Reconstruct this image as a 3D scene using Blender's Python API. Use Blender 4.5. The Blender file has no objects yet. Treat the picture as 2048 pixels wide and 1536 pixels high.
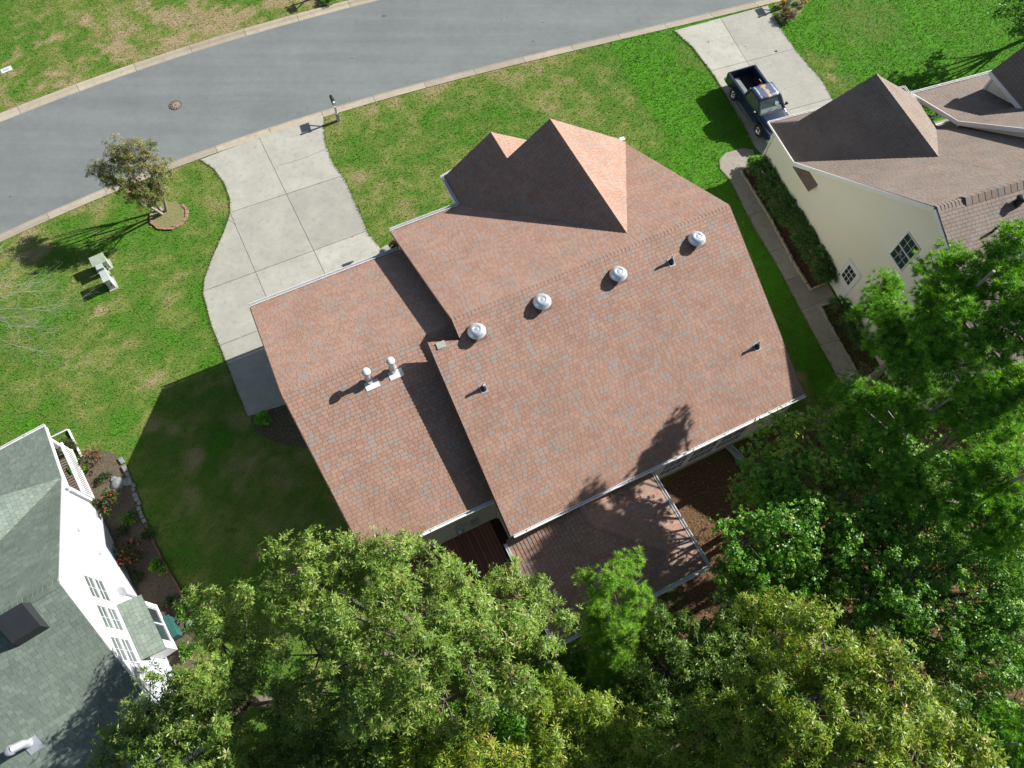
import bpy, math, random
import numpy as np
from mathutils import Vector, Matrix

# ------------------------------------------------------------------ camera, sky, sun, exposure
sc = bpy.context.scene
COL = sc.collection
rot = [[0.999913, 0.0, -0.013193], [-0.00551, 0.9086, -0.417631], [0.011987, 0.417667, 0.908521]]
cam_data = bpy.data.cameras.new("drone_camera")
cam = bpy.data.objects.new("drone_camera", cam_data)
COL.objects.link(cam)
cam.matrix_world = Matrix.Translation((0, 0, 30)) @ Matrix(rot).to_4x4()
cam_data.sensor_fit = 'HORIZONTAL'
cam_data.sensor_width = 36.0
cam_data.lens = 36.0 * 1440 / 2048
cam_data.clip_start = 0.5
cam_data.clip_end = 2000
sc.camera = cam

SUN_AZ = math.radians(25.7 + 3.0)      # direction towards the sun, counter-clockwise from +X
SUN_EL = math.radians(30.3)
world = bpy.data.worlds.new("World")
sc.world = world
world.use_nodes = True
wn = world.node_tree
wn.nodes.clear()
wo = wn.nodes.new("ShaderNodeOutputWorld")
wb = wn.nodes.new("ShaderNodeBackground")
sky = wn.nodes.new("ShaderNodeTexSky")
sky.sky_type = 'NISHITA'
sky.sun_disc = False
sky.sun_elevation = SUN_EL
sky.sun_rotation = math.pi / 2 - SUN_AZ
wb.inputs["Strength"].default_value = 0.054
wn.links.new(sky.outputs[0], wb.inputs[0])
wn.links.new(wb.outputs[0], wo.inputs[0])
sun_l = bpy.data.lights.new("sun", 'SUN')
sun_l.energy = 5.0
sun_l.angle = math.radians(0.5)
sun_l.color = (1.0, 0.97, 0.93)
sun_o = bpy.data.objects.new("sun", sun_l)
COL.objects.link(sun_o)
dsun = Vector((-math.cos(SUN_AZ) * math.cos(SUN_EL), -math.sin(SUN_AZ) * math.cos(SUN_EL), -math.sin(SUN_EL)))
sun_o.rotation_euler = dsun.to_track_quat('-Z', 'Y').to_euler()
sun_o.location = (20, 10, 40)
sc.view_settings.view_transform = 'Standard'
sc.view_settings.look = 'None'
sc.view_settings.gamma = 1.0
sc.view_settings.exposure = 0.8
sc.view_settings.use_curve_mapping = False

rng = np.random.default_rng(7)
R_ = random.Random(11)

# ------------------------------------------------------------------ materials
def nodes_of(name):
    m = bpy.data.materials.new(name)
    m.use_nodes = True
    nt = m.node_tree
    b = nt.nodes["Principled BSDF"]
    return m, nt, b

def ramp(nt, fac, stops):
    r = nt.nodes.new("ShaderNodeValToRGB")
    while len(r.color_ramp.elements) < len(stops):
        r.color_ramp.elements.new(0.5)
    for e, (p, c) in zip(r.color_ramp.elements, stops):
        e.position = p
        e.color = tuple(c) + (1,)
    if fac is not None:
        nt.links.new(fac, r.inputs[0])
    return r

def noise(nt, vec, scale, detail=3, rough=0.6):
    n = nt.nodes.new("ShaderNodeTexNoise")
    n.inputs["Scale"].default_value = scale
    n.inputs["Detail"].default_value = detail
    n.inputs["Roughness"].default_value = rough
    if vec is not None:
        nt.links.new(vec, n.inputs["Vector"])
    return n

def mix(nt, mode, fac, a, b):
    m = nt.nodes.new("ShaderNodeMix")
    m.data_type = 'RGBA'
    m.blend_type = mode
    for sock, v in ((m.inputs[0], fac), (m.inputs[6], a), (m.inputs[7], b)):
        if hasattr(v, 'links') or hasattr(v, 'is_linked'):
            nt.links.new(v, sock)
        elif isinstance(v, (int, float)):
            sock.default_value = v
        else:
            sock.default_value = tuple(v) + (1,)
    return m.outputs[2]

def world_pos(nt):
    return nt.nodes.new("ShaderNodeNewGeometry").outputs["Position"]

def mat(name, col, rough=0.6, var=0.12, scale=3.0, fine=40.0, metal=0.0, bump=0.0, spec=0.4, dirt=None):
    """plain painted or mineral surface with two scales of mottling"""
    m, nt, b = nodes_of(name)
    p = world_pos(nt)
    n1 = noise(nt, p, scale, 4)
    n2 = noise(nt, p, fine, 2)
    a = nt.nodes.new("ShaderNodeMath"); a.operation = 'ADD'
    nt.links.new(n1.outputs[0], a.inputs[0]); nt.links.new(n2.outputs[0], a.inputs[1])
    h = nt.nodes.new("ShaderNodeMath"); h.operation = 'MULTIPLY'; h.inputs[1].default_value = 0.5
    nt.links.new(a.outputs[0], h.inputs[0])
    lo = [max(0, c * (1 - var * 2)) for c in col]
    hi = [min(1, c * (1 + var * 2)) for c in col]
    r = ramp(nt, h.outputs[0], [(0.3, lo), (0.5, col), (0.7, hi)])
    out = r.outputs[0]
    if dirt:
        n3 = noise(nt, p, dirt[1], 5)
        rr = ramp(nt, n3.outputs[0], [(0.5, (0, 0, 0)), (0.72, (1, 1, 1))])
        out = mix(nt, 'MIX', rr.outputs[0], out, dirt[0])
    nt.links.new(out, b.inputs["Base Color"])
    b.inputs["Roughness"].default_value = rough
    b.inputs["Metallic"].default_value = metal
    b.inputs["Specular IOR Level"].default_value = spec
    if bump:
        bn = nt.nodes.new("ShaderNodeBump"); bn.inputs["Strength"].default_value = bump
        bn.inputs["Distance"].default_value = 0.02
        nt.links.new(n2.outputs[0], bn.inputs["Height"]); nt.links.new(bn.outputs[0], b.inputs["Normal"])
    return m

def tint_mat(name, stops, rough=0.8, grain=0.25, spec=0.25, trans=0.0, streak=None, grain_scale=55.0, blotch=0.12):
    """colour picked per piece from the 'tint' attribute, with grain on top"""
    m, nt, b = nodes_of(name)
    at = nt.nodes.new("ShaderNodeAttribute"); at.attribute_name = "tint"
    r = ramp(nt, at.outputs["Fac"], stops)
    p = world_pos(nt)
    n = noise(nt, p, grain_scale, 2)
    g = ramp(nt, n.outputs[0], [(0.25, (1 - grain,) * 3), (0.75, (1 + grain * 0.6,) * 3)])
    out = mix(nt, 'MULTIPLY', 1.0, r.outputs[0], g.outputs[0])
    n2 = noise(nt, p, 0.9, 4)
    g2 = ramp(nt, n2.outputs[0], [(0.3, (1 - blotch,) * 3), (0.7, (1 + blotch,) * 3)])
    out = mix(nt, 'MULTIPLY', 1.0, out, g2.outputs[0])
    nt.links.new(out, b.inputs["Base Color"])
    b.inputs["Roughness"].default_value = rough
    b.inputs["Specular IOR Level"].default_value = spec
    if trans > 0:
        t = nt.nodes.new("ShaderNodeBsdfTranslucent")
        tc = mix(nt, 'MULTIPLY', 1.0, out, (1.5, 1.7, 0.6))
        nt.links.new(tc, t.inputs[0])
        ms = nt.nodes.new("ShaderNodeMixShader"); ms.inputs[0].default_value = trans
        nt.links.new(b.outputs[0], ms.inputs[1]); nt.links.new(t.outputs[0], ms.inputs[2])
        nt.links.new(ms.outputs[0], nt.nodes["Material Output"].inputs[0])
    return m

M_SHR = tint_mat("terracotta_shingle", [(0.0, (0.335, 0.200, 0.145)), (0.35, (0.36, 0.218, 0.160)), (0.6, (0.39, 0.245, 0.180)),
                                        (0.8, (0.35, 0.240, 0.190)), (0.9, (0.325, 0.245, 0.205)), (1.0, (0.315, 0.255, 0.22))], grain=0.16, blotch=0.09)
M_SHB = tint_mat("weathered_brown_shingle", [(0.0, (0.22, 0.165, 0.13)), (0.4, (0.255, 0.195, 0.155)), (0.7, (0.235, 0.19, 0.16)), (1.0, (0.235, 0.21, 0.185))], grain=0.22)
M_SHG = tint_mat("grey_green_shingle", [(0.0, (0.140, 0.178, 0.145)), (0.5, (0.165, 0.205, 0.168)), (1.0, (0.195, 0.235, 0.195))], grain=0.22)
M_SHD = mat("shingle_underlay", (0.075, 0.045, 0.035), 0.9)
M_SHGD = mat("green_shingle_underlay", (0.05, 0.06, 0.05), 0.9)
M_SHBD = mat("brown_shingle_underlay", (0.06, 0.045, 0.035), 0.9)
M_WHITE = mat("white_trim_paint", (0.78, 0.78, 0.77), 0.45, 0.04, 2, 30)
M_SIDC = mat("cream_vinyl_siding", (0.80, 0.765, 0.65), 0.55, 0.02, 0.7, 12, dirt=((0.78, 0.735, 0.59), 0.5))
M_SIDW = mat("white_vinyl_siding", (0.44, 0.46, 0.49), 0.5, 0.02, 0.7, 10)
M_SIDT = mat("beige_siding", (0.66, 0.63, 0.52), 0.6, 0.04, 0.8, 12)
M_BLACK = mat("black_metal", (0.025, 0.027, 0.03), 0.5)
M_GLASS = mat("window_glass", (0.035, 0.045, 0.05), 0.08, 0.1, 2, 8, spec=0.9)
M_BLIND = mat("glass_with_blinds", (0.11, 0.14, 0.135), 0.12, 0.15, 3, 20, spec=0.8)
M_GALV = mat("galvanised_metal", (0.62, 0.65, 0.68), 0.32, 0.06, 5, 30, metal=0.55, spec=0.6)
M_ALU = mat("mill_finish_aluminium", (0.78, 0.80, 0.82), 0.28, 0.05, 4, 25, metal=0.6, spec=0.6)
M_FLASH = mat("white_flashing", (0.72, 0.72, 0.70), 0.5)
M_DECK = tint_mat("red_brown_deck_stain", [(0, (0.27, 0.11, 0.08)), (0.5, (0.33, 0.14, 0.10)), (1, (0.39, 0.175, 0.13))], rough=0.65, grain=0.2)
M_UTIL = mat("pale_green_utility_paint", (0.32, 0.37, 0.27), 0.5)
M_UTILG = mat("light_grey_utility_plastic", (0.42, 0.47, 0.45), 0.5)
M_BARK = mat("grey_brown_bark", (0.13, 0.105, 0.085), 0.9, 0.3, 6, 40, bump=0.6)
M_BARKP = mat("light_bark", (0.26, 0.23, 0.20), 0.85, 0.25, 6, 40, bump=0.4)
M_STONE = mat("edging_stone", (0.40, 0.33, 0.26), 0.85, 0.2, 8, 50, bump=0.4)
M_TIMBER = mat("weathered_timber_edging", (0.16, 0.085, 0.06), 0.85, 0.25, 6, 40)
M_ROCK = mat("grey_rock", (0.22, 0.23, 0.23), 0.9, 0.25, 4, 30, bump=0.5)
M_TEAL = mat("dark_teal_plastic", (0.03, 0.11, 0.095), 0.5)
M_RUBBER = mat("tyre_rubber", (0.022, 0.022, 0.024), 0.8)
M_CHROME = mat("chrome", (0.75, 0.76, 0.78), 0.16, 0.03, metal=0.9, spec=0.7)
M_LAMP = mat("clear_headlamp", (0.75, 0.72, 0.62), 0.1, spec=0.9)
M_SCREEN = mat("dark_insect_screen", (0.03, 0.032, 0.034), 0.7)
M_PVCW = mat("white_pvc", (0.75, 0.75, 0.74), 0.4)
M_RED = mat("red_plastic", (0.35, 0.02, 0.03), 0.4)

def leaf_mat(name, stops, rough=0.42, trans=0.22, spec=0.32):
    return tint_mat(name, stops, rough=rough, grain=0.12, spec=spec, trans=trans, grain_scale=8.0, blotch=0.16)
M_OAK = leaf_mat("oak_leaf", [(0, (0.065, 0.14, 0.018)), (0.45, (0.155, 0.265, 0.036)), (0.85, (0.29, 0.39, 0.080)), (0.96, (0.20, 0.17, 0.06)), (1, (0.24, 0.10, 0.04))])
M_YOAK = leaf_mat("yellowing_oak_leaf", [(0, (0.075, 0.15, 0.012)), (0.4, (0.18, 0.285, 0.022)), (0.8, (0.33, 0.385, 0.04)), (0.95, (0.30, 0.22, 0.05)), (1, (0.32, 0.13, 0.05))])
M_DARK = leaf_mat("dark_broadleaf", [(0, (0.045, 0.14, 0.012)), (0.6, (0.11, 0.28, 0.022)), (1, (0.25, 0.42, 0.045))])
M_MAPLE = leaf_mat("maple_leaf", [(0, (0.06, 0.18, 0.014)), (0.6, (0.14, 0.33, 0.028)), (0.86, (0.27, 0.45, 0.045)), (1, (0.50, 0.40, 0.07))])
M_PINE = leaf_mat("pine_needle", [(0, (0.06, 0.20, 0.016)), (0.5, (0.17, 0.39, 0.03)), (1, (0.38, 0.60, 0.07))], trans=0.25)
M_PINEY = leaf_mat("young_pine_needle", [(0, (0.12, 0.28, 0.025)), (0.5, (0.25, 0.45, 0.05)), (1, (0.42, 0.60, 0.12))], trans=0.3)
M_CRAPE = leaf_mat("crape_myrtle_leaf", [(0, (0.09, 0.14, 0.03)), (0.45, (0.19, 0.24, 0.06)), (0.72, (0.28, 0.24, 0.09)), (1, (0.30, 0.12, 0.08))])
M_HEDGE = leaf_mat("yew_leaf", [(0, (0.05, 0.12, 0.03)), (0.6, (0.12, 0.23, 0.065)), (1, (0.20, 0.33, 0.11))], trans=0.15)
M_LIME = leaf_mat("bright_green_leaf", [(0, (0.08, 0.26, 0.01)), (0.6, (0.15, 0.40, 0.02)), (1, (0.30, 0.52, 0.03))])
M_ROSEL = leaf_mat("rose_leaf", [(0, (0.03, 0.07, 0.022)), (0.6, (0.055, 0.10, 0.03)), (1, (0.13, 0.09, 0.04))])
M_ROSE = leaf_mat("rose_petal", [(0, (0.55, 0.02, 0.03)), (1, (0.75, 0.12, 0.12))])
M_YELLOW = leaf_mat("yellow_petal", [(0, (0.65, 0.36, 0.01)), (1, (0.75, 0.50, 0.02))])
M_DRY = leaf_mat("dry_brown_foliage", [(0, (0.13, 0.09, 0.05)), (0.6, (0.20, 0.15, 0.08)), (1, (0.12, 0.15, 0.05))])

# ------------------------------------------------------------------ mesh helpers
def link(o, parent=None):
    COL.objects.link(o)
    if parent is not None:
        o.parent = parent
    return o

def mesh_np(name, V, F, m, tint=None, smooth=False):
    """V (n,3), F (m,k) index array -> mesh"""
    V = np.asarray(V, dtype=np.float32); F = np.asarray(F, dtype=np.int32)
    me = bpy.data.meshes.new(name)
    k = F.shape[1]
    me.vertices.add(len(V)); me.vertices.foreach_set("co", V.ravel())
    me.loops.add(F.size); me.loops.foreach_set("vertex_index", F.ravel())
    me.polygons.add(len(F)); me.polygons.foreach_set("loop_start", np.arange(0, F.size, k, dtype=np.int32))
    me.update(calc_edges=True)
    me.materials.append(m)
    if smooth:
        me.polygons.foreach_set("use_smooth", np.ones(len(F), dtype=bool))
    if tint is not None:
        a = me.attributes.new("tint", 'FLOAT', 'FACE')
        a.data.foreach_set("value", np.asarray(tint, dtype=np.float32))
    return me

class MB:
    def __init__(s):
        s.v = []; s.f = []; s.t = []; s.sm = []
    def add(s, vs, fs, tint=0.5, smooth=False):
        n = len(s.v)
        s.v += [tuple(v) for v in vs]
        for f in fs:
            s.f.append([i + n for i in f]); s.t.append(tint); s.sm.append(smooth)
        return s
    def box(s, x0, x1, y0, y1, z0, z1, tint=0.5):
        return s.add([(x0, y0, z0), (x1, y0, z0), (x1, y1, z0), (x0, y1, z0), (x0, y0, z1), (x1, y0, z1), (x1, y1, z1), (x0, y1, z1)],
                     [(0, 3, 2, 1), (4, 5, 6, 7), (0, 1, 5, 4), (1, 2, 6, 5), (2, 3, 7, 6), (3, 0, 4, 7)], tint)
    def bar(s, a, b, w, h, up=(0, 0, 1), tint=0.5):
        """box beam from a to b, w across, h along up, centred"""
        a = Vector(a); b = Vector(b); d = (b - a).normalized(); up = Vector(up)
        x = d.cross(up)
        if x.length < 1e-4: x = d.cross(Vector((1, 0, 0)))
        x.normalize(); u = x.cross(d)
        vs = []
        for p in (a, b):
            for sx, su in ((-1, -1), (1, -1), (1, 1), (-1, 1)):
                vs.append(p + x * (sx * w / 2) + u * (su * h / 2))
        return s.add(vs, [(0, 1, 2, 3), (7, 6, 5, 4), (0, 4, 5, 1), (1, 5, 6, 2), (2, 6, 7, 3), (3, 7, 4, 0)], tint)
    def tube(s, pts, rad, n=8, cap=True, tint=0.5):
        pts = [Vector(p) for p in pts]
        rings = []
        for i, p in enumerate(pts):
            d = (pts[min(i + 1, len(pts) - 1)] - pts[max(i - 1, 0)])
            if d.length < 1e-6: d = Vector((0, 0, 1))
            d.normalize()
            x = d.cross(Vector((0, 0, 1)) if abs(d.z) < 0.95 else Vector((1, 0, 0))).normalized()
            y = d.cross(x)
            r = rad[i] if isinstance(rad, (list, tuple)) else rad
            rings.append([p + (x * math.cos(2 * math.pi * k / n) + y * math.sin(2 * math.pi * k / n)) * r for k in range(n)])
        vs = [v for r in rings for v in r]
        fs = []
        for i in range(len(rings) - 1):
            for k in range(n):
                fs.append((i * n + k, i * n + (k + 1) % n, (i + 1) * n + (k + 1) % n, (i + 1) * n + k))
        s.add(vs, fs, tint, True)
        if cap:
            s.add(rings[0], [tuple(range(n))], tint); s.add(rings[-1], [tuple(reversed(range(n)))], tint)
        return s
    def lathe(s, c, prof, n=20, axis='z', tint=0.5):
        """prof: list of (r, h)"""
        vs = []
        for r, h in prof:
            for k in range(n):
                a = 2 * math.pi * k / n
                if axis == 'z': vs.append((c[0] + r * math.cos(a), c[1] + r * math.sin(a), c[2] + h))
                else: vs.append((c[0] + r * math.cos(a), c[1] + h, c[2] + r * math.sin(a)))
        fs = [(i * n + k, i * n + (k + 1) % n, (i + 1) * n + (k + 1) % n, (i + 1) * n + k) for i in range(len(prof) - 1) for k in range(n)]
        return s.add(vs, fs, tint, True)
    def prism(s, poly, z0, z1, tint=0.5):
        n = len(poly)
        vs = [(p[0], p[1], z0) for p in poly] + [(p[0], p[1], z1) for p in poly]
        fs = [tuple(reversed(range(n))), tuple(range(n, 2 * n))] + [(i, (i + 1) % n, (i + 1) % n + n, i + n) for i in range(n)]
        return s.add(vs, fs, tint)
    def loft(s, rings, closed=True, smooth=True, tint=0.5):
        n = len(rings[0]); vs = [v for r in rings for v in r]
        fs = [(i * n + k, i * n + (k + 1) % n, (i + 1) * n + (k + 1) % n, (i + 1) * n + k) for i in range(len(rings) - 1) for k in range(n)]
        s.add(vs, fs, tint, smooth)
        s.add(rings[0], [tuple(reversed(range(n)))], tint); s.add(rings[-1], [tuple(range(n))], tint)
        return s
    def mesh(s, name, m, fix=True):
        me = bpy.data.meshes.new(name)
        me.from_pydata(s.v, [], s.f)
        me.materials.append(m)
        a = me.attributes.new("tint", 'FLOAT', 'FACE')
        a.data.foreach_set("value", s.t)
        me.polygons.foreach_set("use_smooth", s.sm)
        me.update()
        return me
    def obj(s, name, m, parent=None, loc=None):
        o = bpy.data.objects.new(name, s.mesh(name, m))
        if loc is not None: o.location = loc
        return link(o, parent)

def thing(name, label, cat, loc=(0, 0, 0), rotz=0.0, group=None):
    o = bpy.data.objects.new(name, None)
    o.empty_display_size = 0.3
    o.location = loc; o.rotation_euler = (0, 0, rotz)
    o["label"] = label; o["category"] = cat
    if group: o["group"] = group
    return link(o)

def tag(o, label, cat, group=None):
    o["label"] = label; o["category"] = cat
    if group: o["group"] = group
    return o

def kind(o, k):
    o["kind"] = k
    return o

def clip(poly, a, b, c):
    """keep the part of a 2D polygon with a*x + b*y + c >= 0"""
    out = []
    n = len(poly)
    for i in range(n):
        p, q = poly[i], poly[(i + 1) % n]
        dp = a * p[0] + b * p[1] + c; dq = a * q[0] + b * q[1] + c
        if dp >= 0: out.append(p)
        if (dp >= 0) != (dq >= 0):
            t = dp / (dp - dq)
            out.append((p[0] + (q[0] - p[0]) * t, p[1] + (q[1] - p[1]) * t))
    return out

def area(poly):
    return 0.5 * sum(poly[i][0] * poly[(i + 1) % len(poly)][1] - poly[(i + 1) % len(poly)][0] * poly[i][1] for i in range(len(poly)))

AZM, AZR, AZL = map(math.radians, (25.7, 18.4, 34.2))

# ------------------------------------------------------------------ roofing
EXPO, GAP, BUTT = 0.150, 0.009, 0.013
TAB_W = (0.17, 0.22, 0.29)
TINTS = (0.08, 0.3, 0.45, 0.6, 0.75, 0.97)

class Roofer:
    """lays tabs on roof planes; the tabs nearest the lens become single objects, the others one mesh"""
    def __init__(s, house, mat_tab, mat_under, prefix="shingle"):
        s.house = house; s.m = mat_tab; s.mu = mat_under
        s.deck = MB(); s.rest = MB(); s.caps = MB(); s.single = []
        s.R = random.Random(5)
        s.protos = {}
    def plane(s, pts, thick=0.10, expo=EXPO, tabs=True, bias=0.0):
        P = [Vector(p) for p in pts]
        n = Vector((0, 0, 0))
        for i in range(len(P)):
            n += P[i].cross(P[(i + 1) % len(P)])
        n.normalize()
        if n.z < 0:
            n = -n; P.reverse()
        u = n.cross(Vector((0, 0, 1)))
        u = -u.normalized() if u.length > 1e-5 else Vector((1, 0, 0))
        v = n.cross(u)
        if v.z < 0: v = -v; u = -u
        o = min(P, key=lambda p: p.z)
        k = len(P)
        dn = Vector((0, 0, -thick))
        s.deck.add([p for p in P] + [p + dn for p in P],
                   [tuple(range(k)), tuple(reversed(range(k, 2 * k)))] + [(i, i + k, (i + 1) % k + k, (i + 1) % k) for i in range(k)])
        if not tabs: return
        poly = [((p - o).dot(u), (p - o).dot(v)) for p in P]
        if area(poly) < 0: poly.reverse()
        u0 = min(p[0] for p in poly); u1 = max(p[0] for p in poly); vm = max(p[1] for p in poly)
        rows = int(math.ceil(vm / expo))
        nt = max(1e-6, 1)
        for r in range(rows):
            v0 = r * expo; v1 = v0 + expo - 0.006
            band = clip(clip(poly, 0, 1, -v0), 0, -1, v1)
            if len(band) < 3: continue
            x = u0 - s.R.random() * 0.2
            while x < u1:
                wi = s.R.choices((0, 1, 2), (3, 4, 2))[0]
                w = TAB_W[wi]
                rr = s.R.random()
                t = s.R.choices(TINTS, (13, 24, 24, 18, 10, 14))[0]
                rect = [(x + GAP / 2, v0), (x + w - GAP / 2, v0), (x + w - GAP / 2, v1), (x + GAP / 2, v1)]
                pc = clip(clip(poly_c(band, rect[0][0], rect[1][0]), 0, 1, -v0), 0, -1, v1)
                x += w
                if len(pc) < 3 or abs(area(pc)) < 0.0006: continue
                full = abs(abs(area(pc)) - (w - GAP) * (v1 - v0)) < 1e-5
                if full:
                    s.single.append((o, u, v, n, rect[0][0], v0, wi, t, w - GAP))
                else:
                    s.piece(o, u, v, n, pc, v0, t)
    def piece(s, o, u, v, n, pc, v0, t):
        vs = []
        for a, b in pc:
            h = 0.006 + BUTT * max(0.0, 1 - (b - v0) / EXPO)
            vs.append(o + u * a + v * b + n * h)
        k = len(vs)
        lo = [o + u * a + v * b + n * 0.001 for a, b in pc]
        s.rest.add(vs + lo, [tuple(range(k))] + [(i, i + k, (i + 1) % k + k, (i + 1) % k) for i in range(k)], t)
    def cap(s, a, b, w=0.15, lift=0.02, step=0.16, tilt=0.35, t0=None):
        a = Vector(a); b = Vector(b); L = (b - a).length; d = (b - a) / L
        side = d.cross(Vector((0, 0, 1))).normalized()
        x = 0
        while x < L:
            t = s.R.choices(TINTS, (13, 24, 24, 18, 10, 14))[0] if t0 is None else t0
            l = min(step - 0.012, L - x)
            p = a + d * x; q = a + d * (x + l)
            l0, l1 = lift + 0.016, lift
            dz = Vector((0, 0, -w * tilt))
            up = Vector((0, 0, 1))
            vs = [p - side * w + dz + up * l0, p + up * l0, p + side * w + dz + up * l0, q - side * w + dz + up * l1, q + up * l1, q + side * w + dz + up * l1]
            vs += [v - up * 0.03 for v in vs]
            s.caps.add(vs, [(0, 1, 4, 3), (1, 2, 5, 4), (0, 6, 7, 1), (1, 7, 8, 2), (3, 9, 6, 0), (2, 8, 11, 5), (3, 4, 10, 9), (4, 5, 11, 10)], t)
            x += step
    def finish(s, origin_w, rotz, n_single=300):
        roof = s.deck.obj("roof", s.mu, s.house)
        # nearest to the lens show largest
        cw = Vector((0, 0, 30))
        Mx = Matrix.Translation(origin_w) @ Matrix.Rotation(rotz, 4, 'Z')
        def dist(it):
            p = Mx @ (it[0] + it[1] * it[4] + it[2] * it[5])
            # apparent size: facing and near
            to = (cw - p); L = to.length
            nn = (Mx.to_3x3() @ it[3])
            return -abs(nn.dot(to) / L) / (L * L) * it[8] + (0 if s.vis(p) else 1)
        s.single.sort(key=dist)
        for k, it in enumerate(s.single):
            o, u, v, n, x0, v0, wi, t, w = it
            if k < n_single:
                key = (wi, t)
                if key not in s.protos:
                    b = MB()
                    e = EXPO - 0.006
                    ht, hb = 0.006 + BUTT, 0.006
                    b.add([(0, 0, ht), (w, 0, ht), (w, e, hb), (0, e, hb), (0, 0, 0.001), (w, 0, 0.001), (w, e, 0.001), (0, e, 0.001)],
                          [(0, 1, 2, 3), (0, 4, 5, 1), (1, 5, 6, 2), (2, 6, 7, 3), (3, 7, 4, 0), (7, 6, 5, 4)], t)
                    s.protos[key] = b.mesh("shingle", s.m)
                ob = bpy.data.objects.new("shingle", s.protos[key])
                m = Matrix((u, v, n)).transposed().to_4x4()
                m.translation = o + u * x0 + v * v0
                COL.objects.link(ob)
                ob.parent = roof
                ob.matrix_basis = m
            else:
                s.piece(o, u, v, n, [(x0, v0), (x0 + w, v0), (x0 + w, v0 + EXPO - 0.006), (x0, v0 + EXPO - 0.006)], v0, t)
        kind(s.rest.obj("shingles", s.m, roof), "stuff")
        if s.caps.v: kind(s.caps.obj("ridge_caps", s.m, roof), "stuff")
        return roof
    def vis(s, p):
        q = Matrix(rot).transposed() @ (p - Vector((0, 0, 30)))
        x = 1024 - 1440 * q.x / q.z; y = 768 + 1440 * q.y / q.z
        return 20 < x < 2028 and 20 < y < 1516

def poly_c(poly, a, b):
    return clip(clip(poly, 1, 0, -a), -1, 0, b)

def lap_wall(mb, a, b, outline, lap=0.115, proud=0.014, out=None, tint=0.5):
    """clapboard wall in the vertical plane through a-b; outline in (s, z)"""
    a = Vector((a[0], a[1], 0)); b = Vector((b[0], b[1], 0))
    d = (b - a).normalized()
    nrm = Vector((d.y, -d.x, 0)) if out is None else Vector(out).normalized()
    if area(outline) < 0: outline = list(reversed(outline))
    z0 = min(p[1] for p in outline); z1 = max(p[1] for p in outline)
    k = 0
    z = z0
    while z < z1 - 1e-4:
        zt = min(z + lap, z1)
        pc = clip(clip(outline, 0, 1, -z), 0, -1, zt)
        if len(pc) >= 3:
            vs = [a + d * p[0] + Vector((0, 0, p[1])) + nrm * (proud * (1 - (p[1] - z) / lap) + 0.004) for p in pc]
            mb.add(vs, [tuple(range(len(vs)))], tint)
            bot = [p for p in pc if abs(p[1] - z) < 1e-5]
            if len(bot) >= 2:
                x0 = min(p[0] for p in bot); x1 = max(p[0] for p in bot)
                q0 = a + d * x0 + Vector((0, 0, z)); q1 = a + d * x1 + Vector((0, 0, z))
                mb.add([q0 + nrm * 0.002, q1 + nrm * 0.002, q1 + nrm * (proud + 0.004), q0 + nrm * (proud + 0.004)], [(0, 1, 2, 3)], tint)
        z = zt
    return mb

def make_window(parent, a, d, nrm, s0, s1, z0, z1, cols, rows, sash=True, name="window", glass=None):
    """framed sash window on a wall: a = wall origin, d = along, nrm = outward"""
    a = Vector(a); d = Vector(d).normalized(); nrm = Vector(nrm).normalized(); Z = Vector((0, 0, 1))
    def P(s, z, o): return a + d * s + Z * z + nrm * o
    fr = MB(); w = 0.042
    for (p, q) in ((P(s0, z0, .03), P(s1, z0, .03)), (P(s0, z1, .03), P(s1, z1, .03)), (P(s0, z0, .03), P(s0, z1, .03)), (P(s1, z0, .03), P(s1, z1, .03))):
        fr.bar(p, q, 0.05, w, up=nrm.cross((q - p).normalized()))
    if sash:
        fr.bar(P(s0, (z0 + z1) / 2, .035), P(s1, (z0 + z1) / 2, .035), 0.05, 0.05, up=Z)
    f = fr.obj(name, M_WHITE, parent)
    mu = MB()
    for i in range(1, cols):
        s = s0 + (s1 - s0) * i / cols
        mu.bar(P(s, z0 + .03, .026), P(s, z1 - .03, .026), 0.013, 0.02, up=nrm)
    for i in range(1, rows):
        z = z0 + (z1 - z0) * i / rows
        if sash and abs(z - (z0 + z1) / 2) < 0.02: continue
        mu.bar(P(s0 + .03, z, .026), P(s1 - .03, z, .026), 0.013, 0.02, up=nrm)
    if cols * rows > 1: mu.obj("muntins", M_WHITE, f)
    halves = [(z0, (z0 + z1) / 2), ((z0 + z1) / 2, z1)] if sash else [(z0, z1)]
    for (za, zb) in halves:
        g = MB().add([P(s0, za, .022), P(s1, za, .022), P(s1, zb, .022), P(s0, zb, .022)], [(0, 1, 2, 3)])
        g.obj("pane", glass or M_GLASS, f)
    return f

def gutter(parent, a, b, out, w=0.13, h=0.12, m=None, straps=0):
    a = Vector(a); b = Vector(b); out = Vector(out).normalized(); Z = Vector((0, 0, 1))
    g = MB()
    t = 0.02
    c = out * (w / 2)
    g.bar(a + out * 0.01 - Z * h / 2, b + out * 0.01 - Z * h / 2, t, h)
    g.bar(a + out * w - Z * (h / 2 - .012), b + out * w - Z * (h / 2 - .012), t, h + .02)
    g.bar(a + c - Z * h, b + c - Z * h, w - 0.024, 0.015)
    for i in range(straps):
        p = a + (b - a) * ((i + 0.5) / straps)
        g.bar(p + Z * 0.008, p + out * w + Z * 0.008, 0.03, 0.012)
    return g.obj("gutter", m or M_WHITE, parent)

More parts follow.
